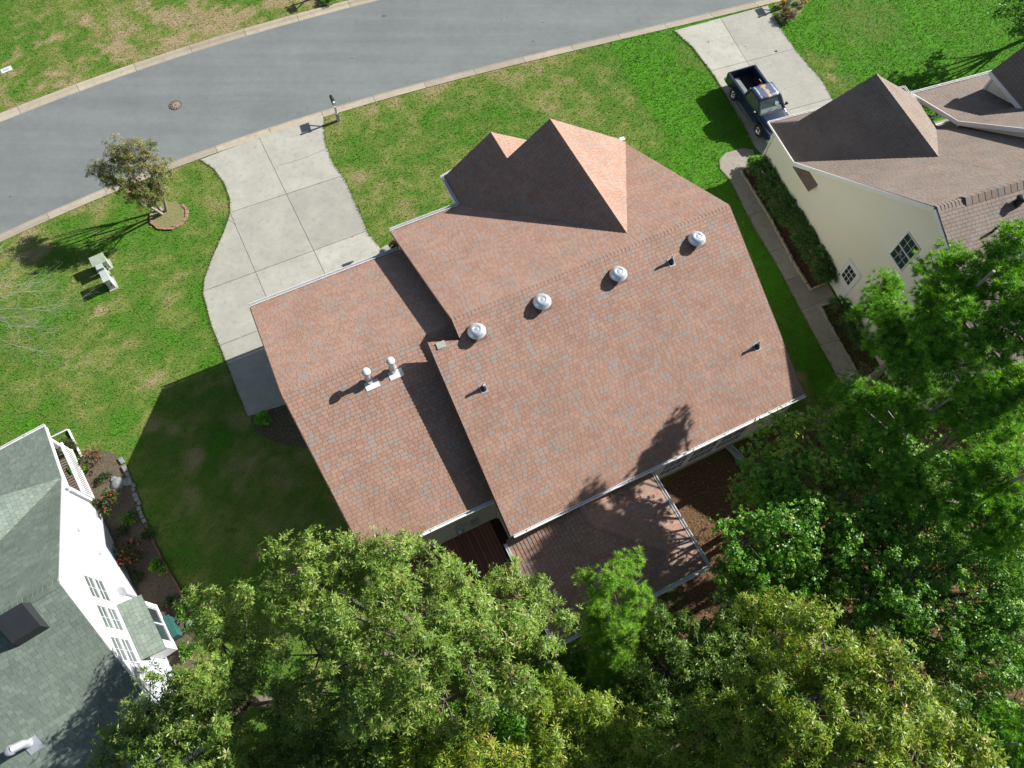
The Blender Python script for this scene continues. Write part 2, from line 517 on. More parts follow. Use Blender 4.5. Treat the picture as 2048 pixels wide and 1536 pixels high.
# ------------------------------------------------------------------ ground tone (dry, olive, green, lush) shared by turf sheet and blades
_lat = rng.random((64, 256, 256)).astype(np.float32)
def vnoise(x, y, s, k):
    u = x / s + 97.3 * k; v = y / s + 31.7 * k
    iu = np.floor(u).astype(int); iv = np.floor(v).astype(int)
    fu = u - iu; fv = v - iv
    fu = fu * fu * (3 - 2 * fu); fv = fv * fv * (3 - 2 * fv)
    L = _lat[k]
    g = lambda a, b: L[a % 256, b % 256]
    return (g(iu, iv) * (1 - fu) + g(iu + 1, iv) * fu) * (1 - fv) + (g(iu, iv + 1) * (1 - fu) + g(iu + 1, iv + 1) * fu) * fv

def sstep(x, a, b):
    t = np.clip((x - a) / (b - a), 0, 1)
    return t * t * (3 - 2 * t)

def blob(x, y, c, r, w=0.6):
    d = np.hypot(x - c[0], y - c[1]) / r
    d = d + (vnoise(x, y, 0.8, 9) - 0.5) * w + (vnoise(x, y, 0.3, 10) - 0.5) * w
    return 1 - sstep(d, 0.6, 1.15)

RK = (1.11e-4, -2.475e-3, 3.5071e-1, 3.4328322e1)
def road_s(x):
    def f(t): return ((RK[0] * t + RK[1]) * t + RK[2]) * t + RK[3]
    def g(t): return (3 * RK[0] * t + 2 * RK[1]) * t + RK[2]
    xc = np.clip(x, -34, 36)
    return f(xc) + g(xc) * (x - xc)
_rx = np.linspace(-160, 160, 1281)
_rs = np.c_[_rx, road_s(_rx)]
_tan = np.gradient(_rs, axis=0); _tan /= np.linalg.norm(_tan, axis=1)[:, None]
_nor = np.c_[-_tan[:, 1], _tan[:, 0]]
ROAD_W = 7.35
_rc = _rs + _nor * ROAD_W / 2

def road_dist(x, y):
    P = np.c_[x.ravel(), y.ravel()]
    D = np.empty(len(P)); I = np.empty(len(P), int)
    for i in range(0, len(P), 20000):
        q = P[i:i + 20000]
        d = (q[:, None, 0] - _rc[None, ::2, 0]) ** 2 + (q[:, None, 1] - _rc[None, ::2, 1]) ** 2
        I[i:i + 20000] = d.argmin(1) * 2
    r = P - _rc[I]
    D = (r * _nor[I]).sum(1)
    return D.reshape(x.shape), I.reshape(x.shape)

LUSH_A, LUSH_B = np.array((6.60, 34.86)), np.array((9.20, 27.72))
def tone(x, y):
    n1 = vnoise(x, y, 3.1, 1); n2 = vnoise(x, y, 1.1, 2); n3 = vnoise(x, y, 0.42, 3); n4 = vnoise(x, y, 0.16, 4)
    t = 0.53 + (n1 - 0.5) * 0.20 + (n2 - 0.5) * 0.34 + (n3 - 0.5) * 0.36 + (n4 - 0.5) * 0.26
    D, _ = road_dist(x, y)
    # drier strip along the kerbs
    t = t - 0.18 * (1 - sstep(np.abs(D) - ROAD_W / 2, 0.6, 2.4))
    # far verge: straw patches
    north = D > 0
    nn = vnoise(x, y, 1.6, 5)
    t = np.where(north, t + 0.04 - 0.50 * sstep(nn * .7 + 0.8 * vnoise(x, y, 0.35, 6), 0.80, 1.08) * sstep(12 - D, 0, 3), t)
    for c, r, a in (((-20.50, 35.65), 3.0, .17), ((-18.08, 36.71), 2.4, .17), ((-24.70, 38.77), 3.0, .16), ((-25.02, 33.02), 2.0, .12), ((-13.27, 38.02), 1.8, .10)):
        t -= a * blob(x, y, c, r)
    # front lawn of the middle house: yellow-green with green veins
    dd = LUSH_B - LUSH_A
    side = -((x - LUSH_A[0]) * dd[1] - (y - LUSH_A[1]) * dd[0]) / np.hypot(*dd)   # > 0 on the neighbour's side
    south = D < 0
    mid = south & (side < 0) & (x > (-9.64, 27.62)[0]) & (y > 14)
    t = np.where(mid, t - 0.05 + 0.12 * sstep(side, -5, 0), t)
    lush = south & (x > 4) & (side >= -0.05)
    t = np.where(lush, 0.86 + (n2 - .5) * .12 + (n3 - .5) * .22 + (n4 - .5) * .22, t)
    t -= 0.35 * blob(x, y, (18.41, 34.16), 1.3) + 0.3 * blob(x, y, (19.27, 32.58), 1.2) + 0.22 * blob(x, y, (21.54, 37.93), 2.5) + .25 * blob(x, y, (11.37, 34.90), 1.4)
    # left lawn
    left = south & (x < (-14.08, 24.25)[0] + 1.5)
    t = np.where(left, t + 0.05, t)
    for c, r, a in (((-23.63, 19.94), 2.0, .18), ((-19.22, 17.68), .35, .6), ((-17.80, 22.35), 1.4, -.1), ((-16.66, 14.50), .9, .2), ((-15.85, 13.87), .7, .25),
                    ((-13.11, 10.50), .42, .32), ((-13.39, 9.97), .5, .30), ((-13.22, 8.70), .3, .3), ((-11.24, 8.91), .28, .3), ((-10.96, 9.92), .25, .25), ((-14.50, 11.55), .35, .25),
                    ((-15.48, 12.03), .6, .25), ((-16.47, 19.38), 1.6, .15), ((-11.71, 12.02), .6, .25), ((13.77, 14.12), .3, .4), ((-20.46, 19.37), .8, .25), ((-23.22, 21.12), 1.0, .10),
                    ((-12.44, 11.08), .9, -.2), ((-10.25, 14.50), .5, .0)):
        t -= a * blob(x, y, c, r)
    return np.clip(t, 0, 1)

def litter(x, y):
    """1 where leaf litter and bare soil replace the turf: the wooded back yards"""
    a = AZM
    mx = x * math.cos(a) + y * math.sin(a); my = -x * math.sin(a) + y * math.cos(a)
    e = 0.8 * (vnoise(x, y, 1.3, 12) - 0.5) + 0.5 * (vnoise(x, y, 0.4, 13) - 0.5)
    back = sstep(-(my - 5.6 + e), -0.2, 0.5) * sstep(mx - 8.5 + e, -.3, .3) * sstep(17.6 - mx + e, -.6, .6)
    deep = sstep(-(my - 1.5 + e), -0.4, 1.2)
    right = sstep(-(my - 3.6 + e), -0.2, 1.0) * sstep(mx - 16, -.3, .3)
    return np.clip(np.maximum(np.maximum(back, deep), right), 0, 1)

def grid_axis(a, b, s, far):
    fine = np.arange(a, b + s / 2, s)
    lo = a - np.geomspace(2, far, 12)[::-1]; hi = b + np.geomspace(2, far, 12)
    return np.concatenate([lo, fine, hi])
gx = grid_axis(-42, 46, 0.28, 900); gy = grid_axis(-24, 56, 0.28, 900)
GX, GY = np.meshgrid(gx, gy, indexing='ij')
D, I = road_dist(GX, GY)
o = np.abs(D) - ROAD_W / 2
near = (np.abs(o - 0.5) < 0.17)
sg = np.where(D > 0, 1, -1)
shift = np.where(near, (0.5 - o) * sg, 0)
NX = GX + _nor[I][..., 0] * shift; NY = GY + _nor[I][..., 1] * shift
Z = np.where((o < 0.33), -0.35, 0.0)
inview = (np.abs(GX) < 140) & (np.abs(GY) < 140)
Z = np.where(inview | (o > 0.33), Z, -0.35)
V = np.stack([NX, NY, Z], -1).reshape(-1, 3)
nx, ny = GX.shape
idx = np.arange(nx * ny).reshape(nx, ny)
F = np.stack([idx[:-1, :-1], idx[1:, :-1], idx[1:, 1:], idx[:-1, 1:]], -1).reshape(-1, 4)

def lawn_material():
    m, nt, b = nodes_of("turf")
    at = nt.nodes.new("ShaderNodeAttribute"); at.attribute_name = "tone"
    p = world_pos(nt)
    n1 = noise(nt, p, 9, 4, 0.7); n2 = noise(nt, p, 34, 3, 0.7)
    s = nt.nodes.new("ShaderNodeMath"); s.operation = 'MULTIPLY_ADD'; s.inputs[1].default_value = 0.42; 
    nt.links.new(n1.outputs[0], s.inputs[0]); nt.links.new(at.outputs["Fac"], s.inputs[2])
    s2 = nt.nodes.new("ShaderNodeMath"); s2.operation = 'MULTIPLY_ADD'; s2.inputs[1].default_value = 0.36
    nt.links.new(n2.outputs[0], s2.inputs[0]); nt.links.new(s.outputs[0], s2.inputs[2])
    s3 = nt.nodes.new("ShaderNodeMath"); s3.operation = 'SUBTRACT'; s3.inputs[1].default_value = 0.39
    nt.links.new(s2.outputs[0], s3.inputs[0])
    r = ramp(nt, s3.outputs[0], GRASS_STOPS)
    g = ramp(nt, n2.outputs[0], [(0.25, (0.62,) * 3), (0.75, (1.3,) * 3)])
    turf = mix(nt, 'MULTIPLY', 1.0, r.outputs[0], g.outputs[0])
    nd = noise(nt, p, 14, 4, 0.75)
    soil = ramp(nt, nd.outputs[0], [(0.3, (0.05, 0.028, 0.016)), (0.5, (0.15, 0.085, 0.045)), (0.62, (0.27, 0.17, 0.09)), (0.8, (0.38, 0.27, 0.15))])
    al = nt.nodes.new("ShaderNodeAttribute"); al.attribute_name = "litter"
    out = mix(nt, 'MIX', al.outputs["Fac"], turf, soil.outputs[0])
    nt.links.new(out, b.inputs["Base Color"])
    b.inputs["Roughness"].default_value = 0.9; b.inputs["Specular IOR Level"].default_value = 0.15
    bn = nt.nodes.new("ShaderNodeBump"); bn.inputs["Strength"].default_value = 0.9; bn.inputs["Distance"].default_value = 0.05
    nt.links.new(n2.outputs[0], bn.inputs["Height"]); nt.links.new(bn.outputs[0], b.inputs["Normal"])
    return m
GRASS_STOPS = [(0.0, (0.38, 0.30, 0.17)), (0.26, (0.27, 0.26, 0.10)), (0.42, (0.180, 0.245, 0.048)), (0.60, (0.108, 0.20, 0.028)), (0.78, (0.085, 0.22, 0.018)), (0.95, (0.085, 0.27, 0.012))]
M_LAWN = lawn_material()
me = mesh_np("ground", V, F, M_LAWN)
a = me.attributes.new("tone", 'FLOAT', 'POINT'); a.data.foreach_set("value", tone(NX, NY).ravel().astype(np.float32))
a = me.attributes.new("litter", 'FLOAT', 'POINT'); a.data.foreach_set("value", litter(NX, NY).ravel().astype(np.float32))
kind(link(bpy.data.objects.new("ground", me)), "structure")

# ------------------------------------------------------------------ road, kerbs
def asphalt_material():
    m, nt, b = nodes_of("asphalt")
    p = world_pos(nt)
    n1 = noise(nt, p, 0.35, 5, 0.6); n2 = noise(nt, p, 60, 2); n3 = noise(nt, p, 2.5, 5, 0.7)
    # wear streaks run along the road
    mp = nt.nodes.new("ShaderNodeMapping"); mp.inputs["Rotation"].default_value = (0, 0, math.radians(-20)); mp.inputs["Scale"].default_value = (0.05, 1.1, 1)
    nt.links.new(p, mp.inputs[0])
    n4 = noise(nt, mp.outputs[0], 1.0, 3)
    r1 = ramp(nt, n1.outputs[0], [(0.35, (0.172, 0.190, 0.182)), (0.65, (0.194, 0.214, 0.205))])
    r2 = ramp(nt, n2.outputs[0], [(0.3, (0.82,) * 3), (0.7, (1.16,) * 3)])
    r3 = ramp(nt, n3.outputs[0], [(0.3, (0.93,) * 3), (0.7, (1.06,) * 3)])
    r4 = ramp(nt, n4.outputs[0], [(0.3, (0.90,) * 3), (0.7, (1.08,) * 3)])
    out = mix(nt, 'MULTIPLY', 1, mix(nt, 'MULTIPLY', 1, mix(nt, 'MULTIPLY', 1, r1.outputs[0], r2.outputs[0]), r3.outputs[0]), r4.outputs[0])
    # small tar spots
    n5 = noise(nt, p, 1.9, 1, 0.4)
    r5 = ramp(nt, n5.outputs[0], [(0.205, (0.6,) * 3), (0.22, (1, 1, 1))])
    out = mix(nt, 'MULTIPLY', 1, out, r5.outputs[0])
    nt.links.new(out, b.inputs["Base Color"]); b.inputs["Roughness"].default_value = 0.85; b.inputs["Specular IOR Level"].default_value = 0.25
    return m
M_ASPH = asphalt_material()
def strip(o0, o1, z):
    A = _rs + _nor * o0; B = _rs + _nor * o1
    V = np.concatenate([np.c_[A, np.full(len(A), z)], np.c_[B, np.full(len(B), z)]])
    n = len(A); i = np.arange(n - 1)
    return V, np.stack([i, i + 1, i + 1 + n, i + n], -1)
V, F = strip(-0.05, ROAD_W + 0.05, -0.05)
kind(link(bpy.data.objects.new("road", mesh_np("road", V, F, M_ASPH))), "structure")

def concrete_material(name, base, stain):
    m, nt, b = nodes_of(name)
    p = world_pos(nt)
    at = nt.nodes.new("ShaderNodeAttribute"); at.attribute_name = "tint"
    rt = ramp(nt, at.outputs["Fac"], [(0, (0.84,) * 3), (1, (1.08,) * 3)])
    n1 = noise(nt, p, 0.9, 5, 0.6); n2 = noise(nt, p, 70, 2); n3 = noise(nt, p, 3.2, 6, 0.75)
    r1 = ramp(nt, n1.outputs[0], [(0.3, tuple(c * 0.88 for c in base)), (0.7, tuple(c * 1.08 for c in base))])
    r2 = ramp(nt, n2.outputs[0], [(0.3, (0.9,) * 3), (0.7, (1.08,) * 3)])
    r3 = ramp(nt, n3.outputs[0], [(0.50, (0, 0, 0)), (0.74, (0.6,) * 3)])
    out = mix(nt, 'MULTIPLY', 1, mix(nt, 'MULTIPLY', 1, r1.outputs[0], r2.outputs[0]), rt.outputs[0])
    out = mix(nt, 'MIX', r3.outputs[0], out, stain)
    nt.links.new(out, b.inputs["Base Color"]); b.inputs["Roughness"].default_value = 0.8; b.inputs["Specular IOR Level"].default_value = 0.25
    return m
M_CONC = concrete_material("driveway_concrete", (0.43, 0.42, 0.355), (0.24, 0.235, 0.20))
M_KERB = concrete_material("kerb_concrete", (0.44, 0.385, 0.29), (0.24, 0.19, 0.14))
M_WALK = concrete_material("walkway_concrete", (0.36, 0.32, 0.26), (0.14, 0.13, 0.11))
M_JOINT = mat("joint_dirt", (0.07, 0.055, 0.035), 0.95)

def kerb(name, side):
    """side 0: house side, 1: far side; cast in 3 m lengths with open joints"""
    base = MB(); off = 0.0 if side == 0 else ROAD_W; sgn = -1 if side == 0 else 1
    V, F = strip(off, off + sgn * 0.53, -0.16)
    k = kind(link(bpy.data.objects.new(name, mesh_np(name, V, F, M_JOINT))), "structure")
    prof = [(0.0, -0.044), (0.10, -0.062), (0.30, -0.052), (0.40, 0.012), (0.46, 0.034), (0.56, 0.036), (0.56, -0.2), (0.0, -0.2)]
    arc = np.concatenate([[0], np.cumsum(np.linalg.norm(np.diff(_rs, axis=0), axis=1))])
    tot = arc[-1]; s = 1.3 if side else 0.4
    while s < tot - 3:
        e = s + 3.0 - 0.02
        ss = np.linspace(s, e, 6)
        rings = []
        for q in ss:
            i = min(int(np.searchsorted(arc, q)), len(_rs) - 1)
            t = (q - arc[i - 1]) / (arc[i] - arc[i - 1])
            p = _rs[i - 1] * (1 - t) + _rs[i] * t; nn = _nor[i - 1] * (1 - t) + _nor[i] * t
            rings.append([(p[0] + nn[0] * (off + sgn * u), p[1] + nn[1] * (off + sgn * u), z) for u, z in prof])
        if np.hypot(rings[0][0][0], rings[0][0][1] - 20) < 60:
            MB().loft(rings, smooth=False, tint=R_.random()).obj("kerb_stone", M_KERB, k)
        s += 3.0
    return k
kerb("near_kerb", 0)
kerb("far_kerb", 1)

def split(polys, p, q, gap=0.022):
    out = []
    a, b = q[1] - p[1], -(q[0] - p[0]); L = math.hypot(a, b); a /= L; b /= L
    c = -(a * p[0] + b * p[1])
    for P in polys:
        for s in (1, -1):
            r = clip(P, s * a, s * b, s * c - gap / 2)
            if len(r) >= 3 and abs(area(r)) > 0.02: out.append(r)
    return out

def paved(name, outline, joints, m, z0=0.004, z1=0.036, group=None):
    b = MB().prism(outline if area(outline) > 0 else outline[::-1], -0.02, z0 + 0.008)
    base = kind(b.obj(name, M_JOINT), "structure")
    polys = [outline if area(outline) > 0 else outline[::-1]]
    for j in joints:
        keep = []; 
        if len(j) > 2:      # joint only touches slabs on one side of a point list
            f = j[2]
            for P in polys:
                cx = sum(v[0] for v in P) / len(P); cy = sum(v[1] for v in P) / len(P)
                if f(cx, cy): keep += split([P], j[0], j[1])
                else: keep.append(P)
            polys = keep
        else:
            polys = split(polys, j[0], j[1])
    for P in polys:
        cx = sum(v[0] for v in P) / len(P); cy = sum(v[1] for v in P) / len(P)
        t = R_.random()
        MB().prism(P, z0 + 0.004, z1 - 0.006 + 0.005 * R_.random(), t).obj("slab", m, base)
    return base

drive = [(-16.05, 26.90), (-15.27, 26.32), (-14.56, 25.36), (-14.09, 24.35), (-13.92, 23.39), (-14.06, 22.21), (-14.39, 20.61), (-14.55, 19.41), (-14.47, 18.61), (-13.76, 16.81), (-13.18, 15.72), (-12.27, 13.89), (-11.38, 12.19), (-9.16, 12.99), (-3.40, 15.81), (-5.27, 19.40), (-6.22, 21.41), (-6.77, 22.11), (-7.54, 23.96), (-8.28, 25.59), (-9.01, 26.66), (-9.59, 28.18), (-9.82, 29.39), (-9.89, 30.01), (-13.13, 28.48)]
JA = ((-13.14, 28.41), (-8.54, 19.39))
JB = ((-13.84, 23.23), (-11.33, 18.25))
T1 = ((-13.88, 23.46), (-8.51, 25.82))
T2 = ((-14.42, 18.75), (-6.84, 22.32))
T4 = ((-13.19, 15.77), (-11.70, 16.47))
def below(j):
    (x0, y0), (x1, y1) = j
    return lambda x, y: (x1 - x0) * (y - y0) - (y1 - y0) * (x - x0) < 0
paved("driveway", drive, [T1, T2, T4, JA, (JB[0], JB[1], below(T1)), ((-15.26, 27.38), (-15.34, 26.29), lambda x, y: below(((-15.14, 27.59), (-15.34, 26.29)))(x, y) and y > (-14.46, 23.45)[1])], M_CONC)

drive2 = [(10.19, 36.88), (11.14, 35.52), (12.11, 33.31), (13.27, 29.68), (13.69, 27.96), (14.50, 26.71), (18.18, 24.39), (20.28, 26.74), (18.67, 31.24), (18.31, 32.81), (17.31, 34.99), (16.63, 36.98), (16.19, 38.75), (16.12, 39.10)]
paved("neighbour_driveway", drive2, [((11.94, 33.59), (17.18, 35.44)), ((13.13, 29.61), (18.73, 31.58)), ((13.08, 38.02), (16.14, 27.76))], M_CONC)
walk = [(13.02, 27.85), (12.08, 27.53), (11.64, 27.04), (11.61, 26.43), (12.07, 25.62), (12.82, 22.77), (13.67, 20.35), (14.42, 17.70), (15.53, 14.05), (15.87, 12.99), (16.84, 12.99), (16.65, 13.71), (15.37, 17.96), (16.27, 18.36), (16.02, 19.22), (15.08, 18.81), (14.47, 20.48), (13.70, 23.28), (12.65, 26.19), (13.63, 26.98), (13.55, 27.75)]
wj = [((13.44, 27.57), (13.78, 26.54)), ((12.07, 25.62), (12.89, 25.96)), ((12.70, 23.34), (13.61, 23.72)), ((13.46, 21.07), (14.41, 21.47)), ((13.99, 19.39), (14.90, 19.77)), ((14.42, 17.70), (15.72, 18.30)), ((15.02, 15.82), (16.02, 16.09)), ((15.42, 14.43), (16.53, 14.51)), ((15.08, 18.81), (15.37, 17.96))]
paved("neighbour_walkway", walk, wj[:8], M_WALK)
paved("front_walkway", [(-6.20, 21.17), (-5.80, 21.47), (-5.13, 21.17), (-2.58, 19.41), (-3.03, 18.55), (-5.02, 19.40)], [], M_CONC)

dv_ = bpy.data.objects["driveway"]
for cr in ([(-11.90, 26.54), (-11.29, 26.72), (-10.69, 26.99), (-10.04, 27.34), (-9.50, 27.62)], [(-14.22, 23.08), (-13.90, 22.95), (-13.53, 22.67)]):
    cb = MB()
    for i in range(len(cr) - 1):
        for k in range(3):
            t0, t1 = k / 3, (k + 1) / 3
            a_ = [cr[i][j] + (cr[i + 1][j] - cr[i][j]) * t0 + R_.uniform(-.02, .02) for j in (0, 1)]; b_ = [cr[i][j] + (cr[i + 1][j] - cr[i][j]) * t1 + R_.uniform(-.02, .02) for j in (0, 1)]
            cb.bar((*a_, .0345), (*b_, .0345), .012, .004)
    cb.obj("crack", M_JOINT, dv_)

# manhole in the road
mh = thing("manhole_cover", "round iron manhole cover with pale dust in its radial pattern in the asphalt", "manhole cover", (-18.14, 30.83) + (-0.05,))
MB().lathe((0, 0, 0), [(0.36, 0.0), (0.36, 0.012), (0.30, 0.014), (0.30, 0.0)], 28).obj("frame_ring", mat("rusty_iron", (0.12, 0.085, 0.065), 0.7, 0.2, 10), mh)
cv = MB()
cv.lathe((0, 0, 0), [(0.295, 0.0), (0.295, 0.008), (0.0, 0.008)], 28)
cv.obj("cover", mat("dusty_iron", (0.16, 0.12, 0.095), 0.75, 0.2, 12), mh)
rb = MB()
for k in range(12):
    a = k * math.pi / 6
    for r0, r1 in ((0.07, 0.16), (0.19, 0.275)):
        a2 = a + (0.13 if r0 > .1 else 0)
        rb.bar((r0 * math.cos(a2), r0 * math.sin(a2), 0.011), (r1 * math.cos(a2), r1 * math.sin(a2), 0.011), 0.045, 0.012)
rb.obj("raised_pattern", mat("pale_dust", (0.36, 0.31, 0.26), 0.9, 0.1), mh)

# ------------------------------------------------------------------ planting beds
def bed_material(name, stops, sc_=16):
    m, nt, b = nodes_of(name)
    p = world_pos(nt)
    n = noise(nt, p, sc_, 5, 0.75)
    r = ramp(nt, n.outputs[0], stops)
    nt.links.new(r.outputs[0], b.inputs["Base Color"]); b.inputs["Roughness"].default_value = 0.95
    bn = nt.nodes.new("ShaderNodeBump"); bn.inputs["Strength"].default_value = 1; bn.inputs["Distance"].default_value = 0.05
    nt.links.new(n.outputs[0], bn.inputs["Height"]); nt.links.new(bn.outputs[0], b.inputs["Normal"])
    return m
M_MULCH = bed_material("pine_bark_mulch", [(0.3, (0.035, 0.02, 0.013)), (0.5, (0.10, 0.05, 0.03)), (0.68, (0.20, 0.10, 0.055)), (0.85, (0.12, 0.15, 0.05))])
M_SOIL = bed_material("dark_soil", [(0.3, (0.05, 0.035, 0.026)), (0.5, (0.13, 0.095, 0.07)), (0.62, (0.11, 0.12, 0.05)), (0.8, (0.20, 0.15, 0.11))], 9)
M_STRAW = bed_material("pine_straw", [(0.3, (0.13, 0.10, 0.05)), (0.48, (0.30, 0.22, 0.12)), (0.56, (0.16, 0.22, 0.05)), (0.75, (0.40, 0.32, 0.18))])

def bed(name, outline, m, z=0.012):
    o = outline if area(outline) > 0 else outline[::-1]
    # wobble the outline so it does not read as a cut sheet
    P = []
    for i in range(len(o)):
        a, b = o[i], o[(i + 1) % len(o)]
        n = max(1, int(math.hypot(b[0] - a[0], b[1] - a[1]) / 0.25))
        for k in range(n):
            t = k / n
            P.append((a[0] + (b[0] - a[0]) * t + R_.uniform(-.04, .04), a[1] + (b[1] - a[1]) * t + R_.uniform(-.04, .04)))
    return kind(MB().prism(P, -0.02, z).obj(name, m), "structure")
left_bed = [(-16.70, 10.34), (-15.97, 9.37), (-14.97, 7.41), (-13.71, 5.55), (-12.64, 3.97), (-12.16, 3.08), (-11.73, 1.55), (-12.37, 0.24), (-18.06, 8.16), (-18.50, 9.93), (-17.48, 10.62)]
bed("left_planting_bed", left_bed, M_SOIL)
right_bed = [(12.74, 26.26), (13.80, 23.28), (14.55, 20.51), (15.14, 18.87), (16.01, 19.27), (15.91, 20.63), (14.95, 27.13), (13.63, 26.98)]
bed("right_planting_bed", right_bed, M_MULCH)
bed("rear_planting_bed", [(15.41, 17.93), (16.25, 18.24), (17.21, 17.18), (18.32, 13.61), (16.65, 13.71)], M_MULCH)
bed("side_planting_bed", [(-11.28, 12.14), (-9.98, 12.75), (-8.13, 11.78), (-7.57, 10.60), (-9.78, 10.84), (-10.96, 11.43)], M_SOIL)
bed("tree_ring_bed", [(-17.97, 23.44), (-17.64, 24.08), (-16.88, 24.14), (-16.25, 23.76), (-16.06, 23.13), (-16.39, 22.60), (-17.26, 22.41), (-17.75, 22.72)], M_STRAW, 0.04)
bed("corner_planting_bed", [(16.40, 38.92), (16.62, 37.45), (17.97, 38.33), (18.66, 39.65), (18.32, 40.32), (17.04, 40.09)], M_STRAW)

def edging(name, label, pts, stone, m, n_step, height, w, jitter=0.02, cat="edging"):
    t = thing(name, label, cat, (pts[0][0], pts[0][1], 0))
    for i in range(len(pts) - 1):
        a = Vector((*pts[i], 0)); b = Vector((*pts[i + 1], 0)); L = (b - a).length; d = (b - a) / L
        n = max(1, round(L / n_step))
        for k in range(n):
            p = a + d * (L * k / n); q = a + d * (L * (k + 1) / n - 0.015)
            j = Vector((R_.uniform(-jitter, jitter), R_.uniform(-jitter, jitter), 0))
            hh = height * R_.uniform(.75, 1.1)
            o = -Vector((pts[0][0], pts[0][1], 0))
            MB().bar(p + j + o + Vector((0, 0, hh / 2)), q + j + o + Vector((0, 0, hh / 2)), w * R_.uniform(.8, 1.15), hh, tint=R_.random()).obj(stone, m, t)
    return t
M_EDGE = mat("tan_concrete_edging", (0.42, 0.36, 0.25), 0.85, 0.2, 9)
edging("bed_edging", "tan scalloped stone edging between the neighbour's walkway and the long hedge", [(12.69, 26.26), (13.75, 23.28), (14.50, 20.51), (15.11, 18.84), (16.02, 19.24)], "stone", M_EDGE, 0.20, 0.12, 0.10)
edging("bed_edging", "tan stone edging of the bed behind the neighbour's side door", [(16.14, 18.19), (15.38, 17.90), (15.97, 15.82), (16.65, 13.71)], "stone", M_EDGE, 0.20, 0.12, 0.10)
edging("tree_ring_edging", "ring of reddish stones round the foot of the crape myrtle", [(-17.92, 23.35), (-17.82, 22.81), (-17.36, 22.41), (-16.67, 22.38), (-16.34, 22.63), (-16.08, 23.10), (-16.17, 23.61), (-16.44, 23.95)], "stone", mat("reddish_brick", (0.33, 0.19, 0.14), 0.9, 0.2, 9), 0.22, 0.09, 0.13)
edging("rock_edging", "row of grey rocks along the lawn side of the rose bed", [(-16.64, 10.27), (-16.17, 9.59), (-15.62, 8.70), (-15.16, 7.73), (-14.93, 7.41)], "stone", M_ROCK, 0.20, 0.10, 0.16, 0.05)
edging("timber_edging", "brown timber edging curving along the shaded lawn", [(-14.89, 7.34), (-14.32, 6.42), (-13.67, 5.51), (-13.22, 4.95), (-12.67, 4.16), (-12.20, 3.30)], "board", M_TIMBER, 1.1, 0.10, 0.10, 0.01)
edging("white_bed_border", "white timber border of the small bed at the grey roofed porch", [(-19.94, 11.08), (-19.16, 11.55), (-18.10, 10.05)], "board", M_WHITE, 2.2, 0.12, 0.06, 0.0)
rk = MB()
for i, (rx_, ry_, rr_) in enumerate(((0, 0, .30), (.36, .10, .2), (-.22, .2, .14))):
    pr = [(0.0, .18 * rr_ / .4), (rr_ * .6, .15 * rr_ / .4), (rr_, 0.05), (rr_ * 1.02, -0.02)]
    rk.lathe((rx_, ry_, 0), pr[::-1], 9)
tag(rk.obj("boulder", M_ROCK, loc=(-16.46, 9.08) + (0,)), "flat pale grey boulder lying in the rose bed", "boulder")

# ------------------------------------------------------------------ the middle house (house frame: x along the ridge, y towards the street)
def house_root(name, label, base, az, group=None):
    c_, s_ = math.cos(az), math.sin(az)
    w = Vector((base[0] * c_ - base[1] * s_, base[0] * s_ + base[1] * c_, 0))
    return thing(name, label, "house", w, az, group)

def settle(root, base):
    for ch in root.children:
        ch.location = ch.location - Vector((base[0], base[1], 0))

def walls(root, segs, m, name="wall", thick=0.12):
    """segs: (a, b, outward, outline (s,z))"""
    for a, b, out, outl in segs:
        mb = MB()
        lap_wall(mb, a, b, outl, out=out)
        # back skin so the wall has thickness and throws shade
        A = Vector((*a, 0)); B = Vector((*b, 0)); d = (B - A).normalized(); o = -Vector(out).normalized() * thick
        P = outl if area(outl) > 0 else outl[::-1]
        f = [A + d * p[0] + Vector((0, 0, p[1])) for p in P]; k = len(f)
        mb.add(f + [v + o for v in f], [tuple(range(k, 2 * k))] + [(i, (i + 1) % k, (i + 1) % k + k, i + k) for i in range(k)])
        mb.obj(name, m, root)

MB0 = (7.0, 12.8)
VENTS = [(4.72, 12.0), (7.46, 12.07), (10.69, 11.94), (14.28, 12.01)]
FLUES = [(0.45, 12.22), (1.40, 12.24)]
PIPES = [(4.13, 10.23), (12.96, 11.67), (15.03, 7.65)]
H = house_root("main_house", "single storey house with terracotta shingle roof, four silver turbine vents and twin front gables", MB0, AZM)
RF = Roofer(H, M_SHR, M_SHD)
zf = lambda y: 6.9 - (y - 12.75) * 0.4932
zr = lambda y: 3.3 + (y - 5.3) * 0.4832
zl = lambda x: 3.3 + (x - 7.5) * 0.7178
p3 = lambda pts, f: [(x, y, f(x, y)) for x, y in pts]
XL, XR = 4.05, 16.2
RF.plane(p3([(2.9, 5.3), (XL, 5.3), (XL, 12.0), (2.9, 12.35)], lambda x, y: zr(y)))
RF.plane(p3([(XL, 5.3), (XR, 5.3), (XR, 12.75), (XL, 12.75)], lambda x, y: zr(y)))
RF.plane(p3([(XL, 20.05), (7.5, 20.05), (12, 13.5), (12, 12.75), (XL, 12.75)], lambda x, y: zf(y)))
RF.plane(p3([(12, 13.5), (XR, 20.0), (XR, 12.75), (12, 12.75)], lambda x, y: zf(y)))
RF.plane(p3([(7.5, 20.05), (12, 13.5), (12, 20.2), (7.5, 20.2)], lambda x, y: zl(x)))
RF.plane(p3([(7.5, 20.2), (9.95, 20.2), (9.95, 21.9), (7.5, 21.9)], lambda x, y: zl(x)))
RF.plane(p3([(9.95, 20.2), (12.3, 20.2), (12.3, 21.9), (9.95, 21.9)], lambda x, y: 5.058 - (x - 9.95) * .7178))
RF.plane(p3([(12, 13.5), (12, 20.2), (16.25, 20.2), (16.25, 20.05)], lambda x, y: 6.53 - (x - 12) * .76))
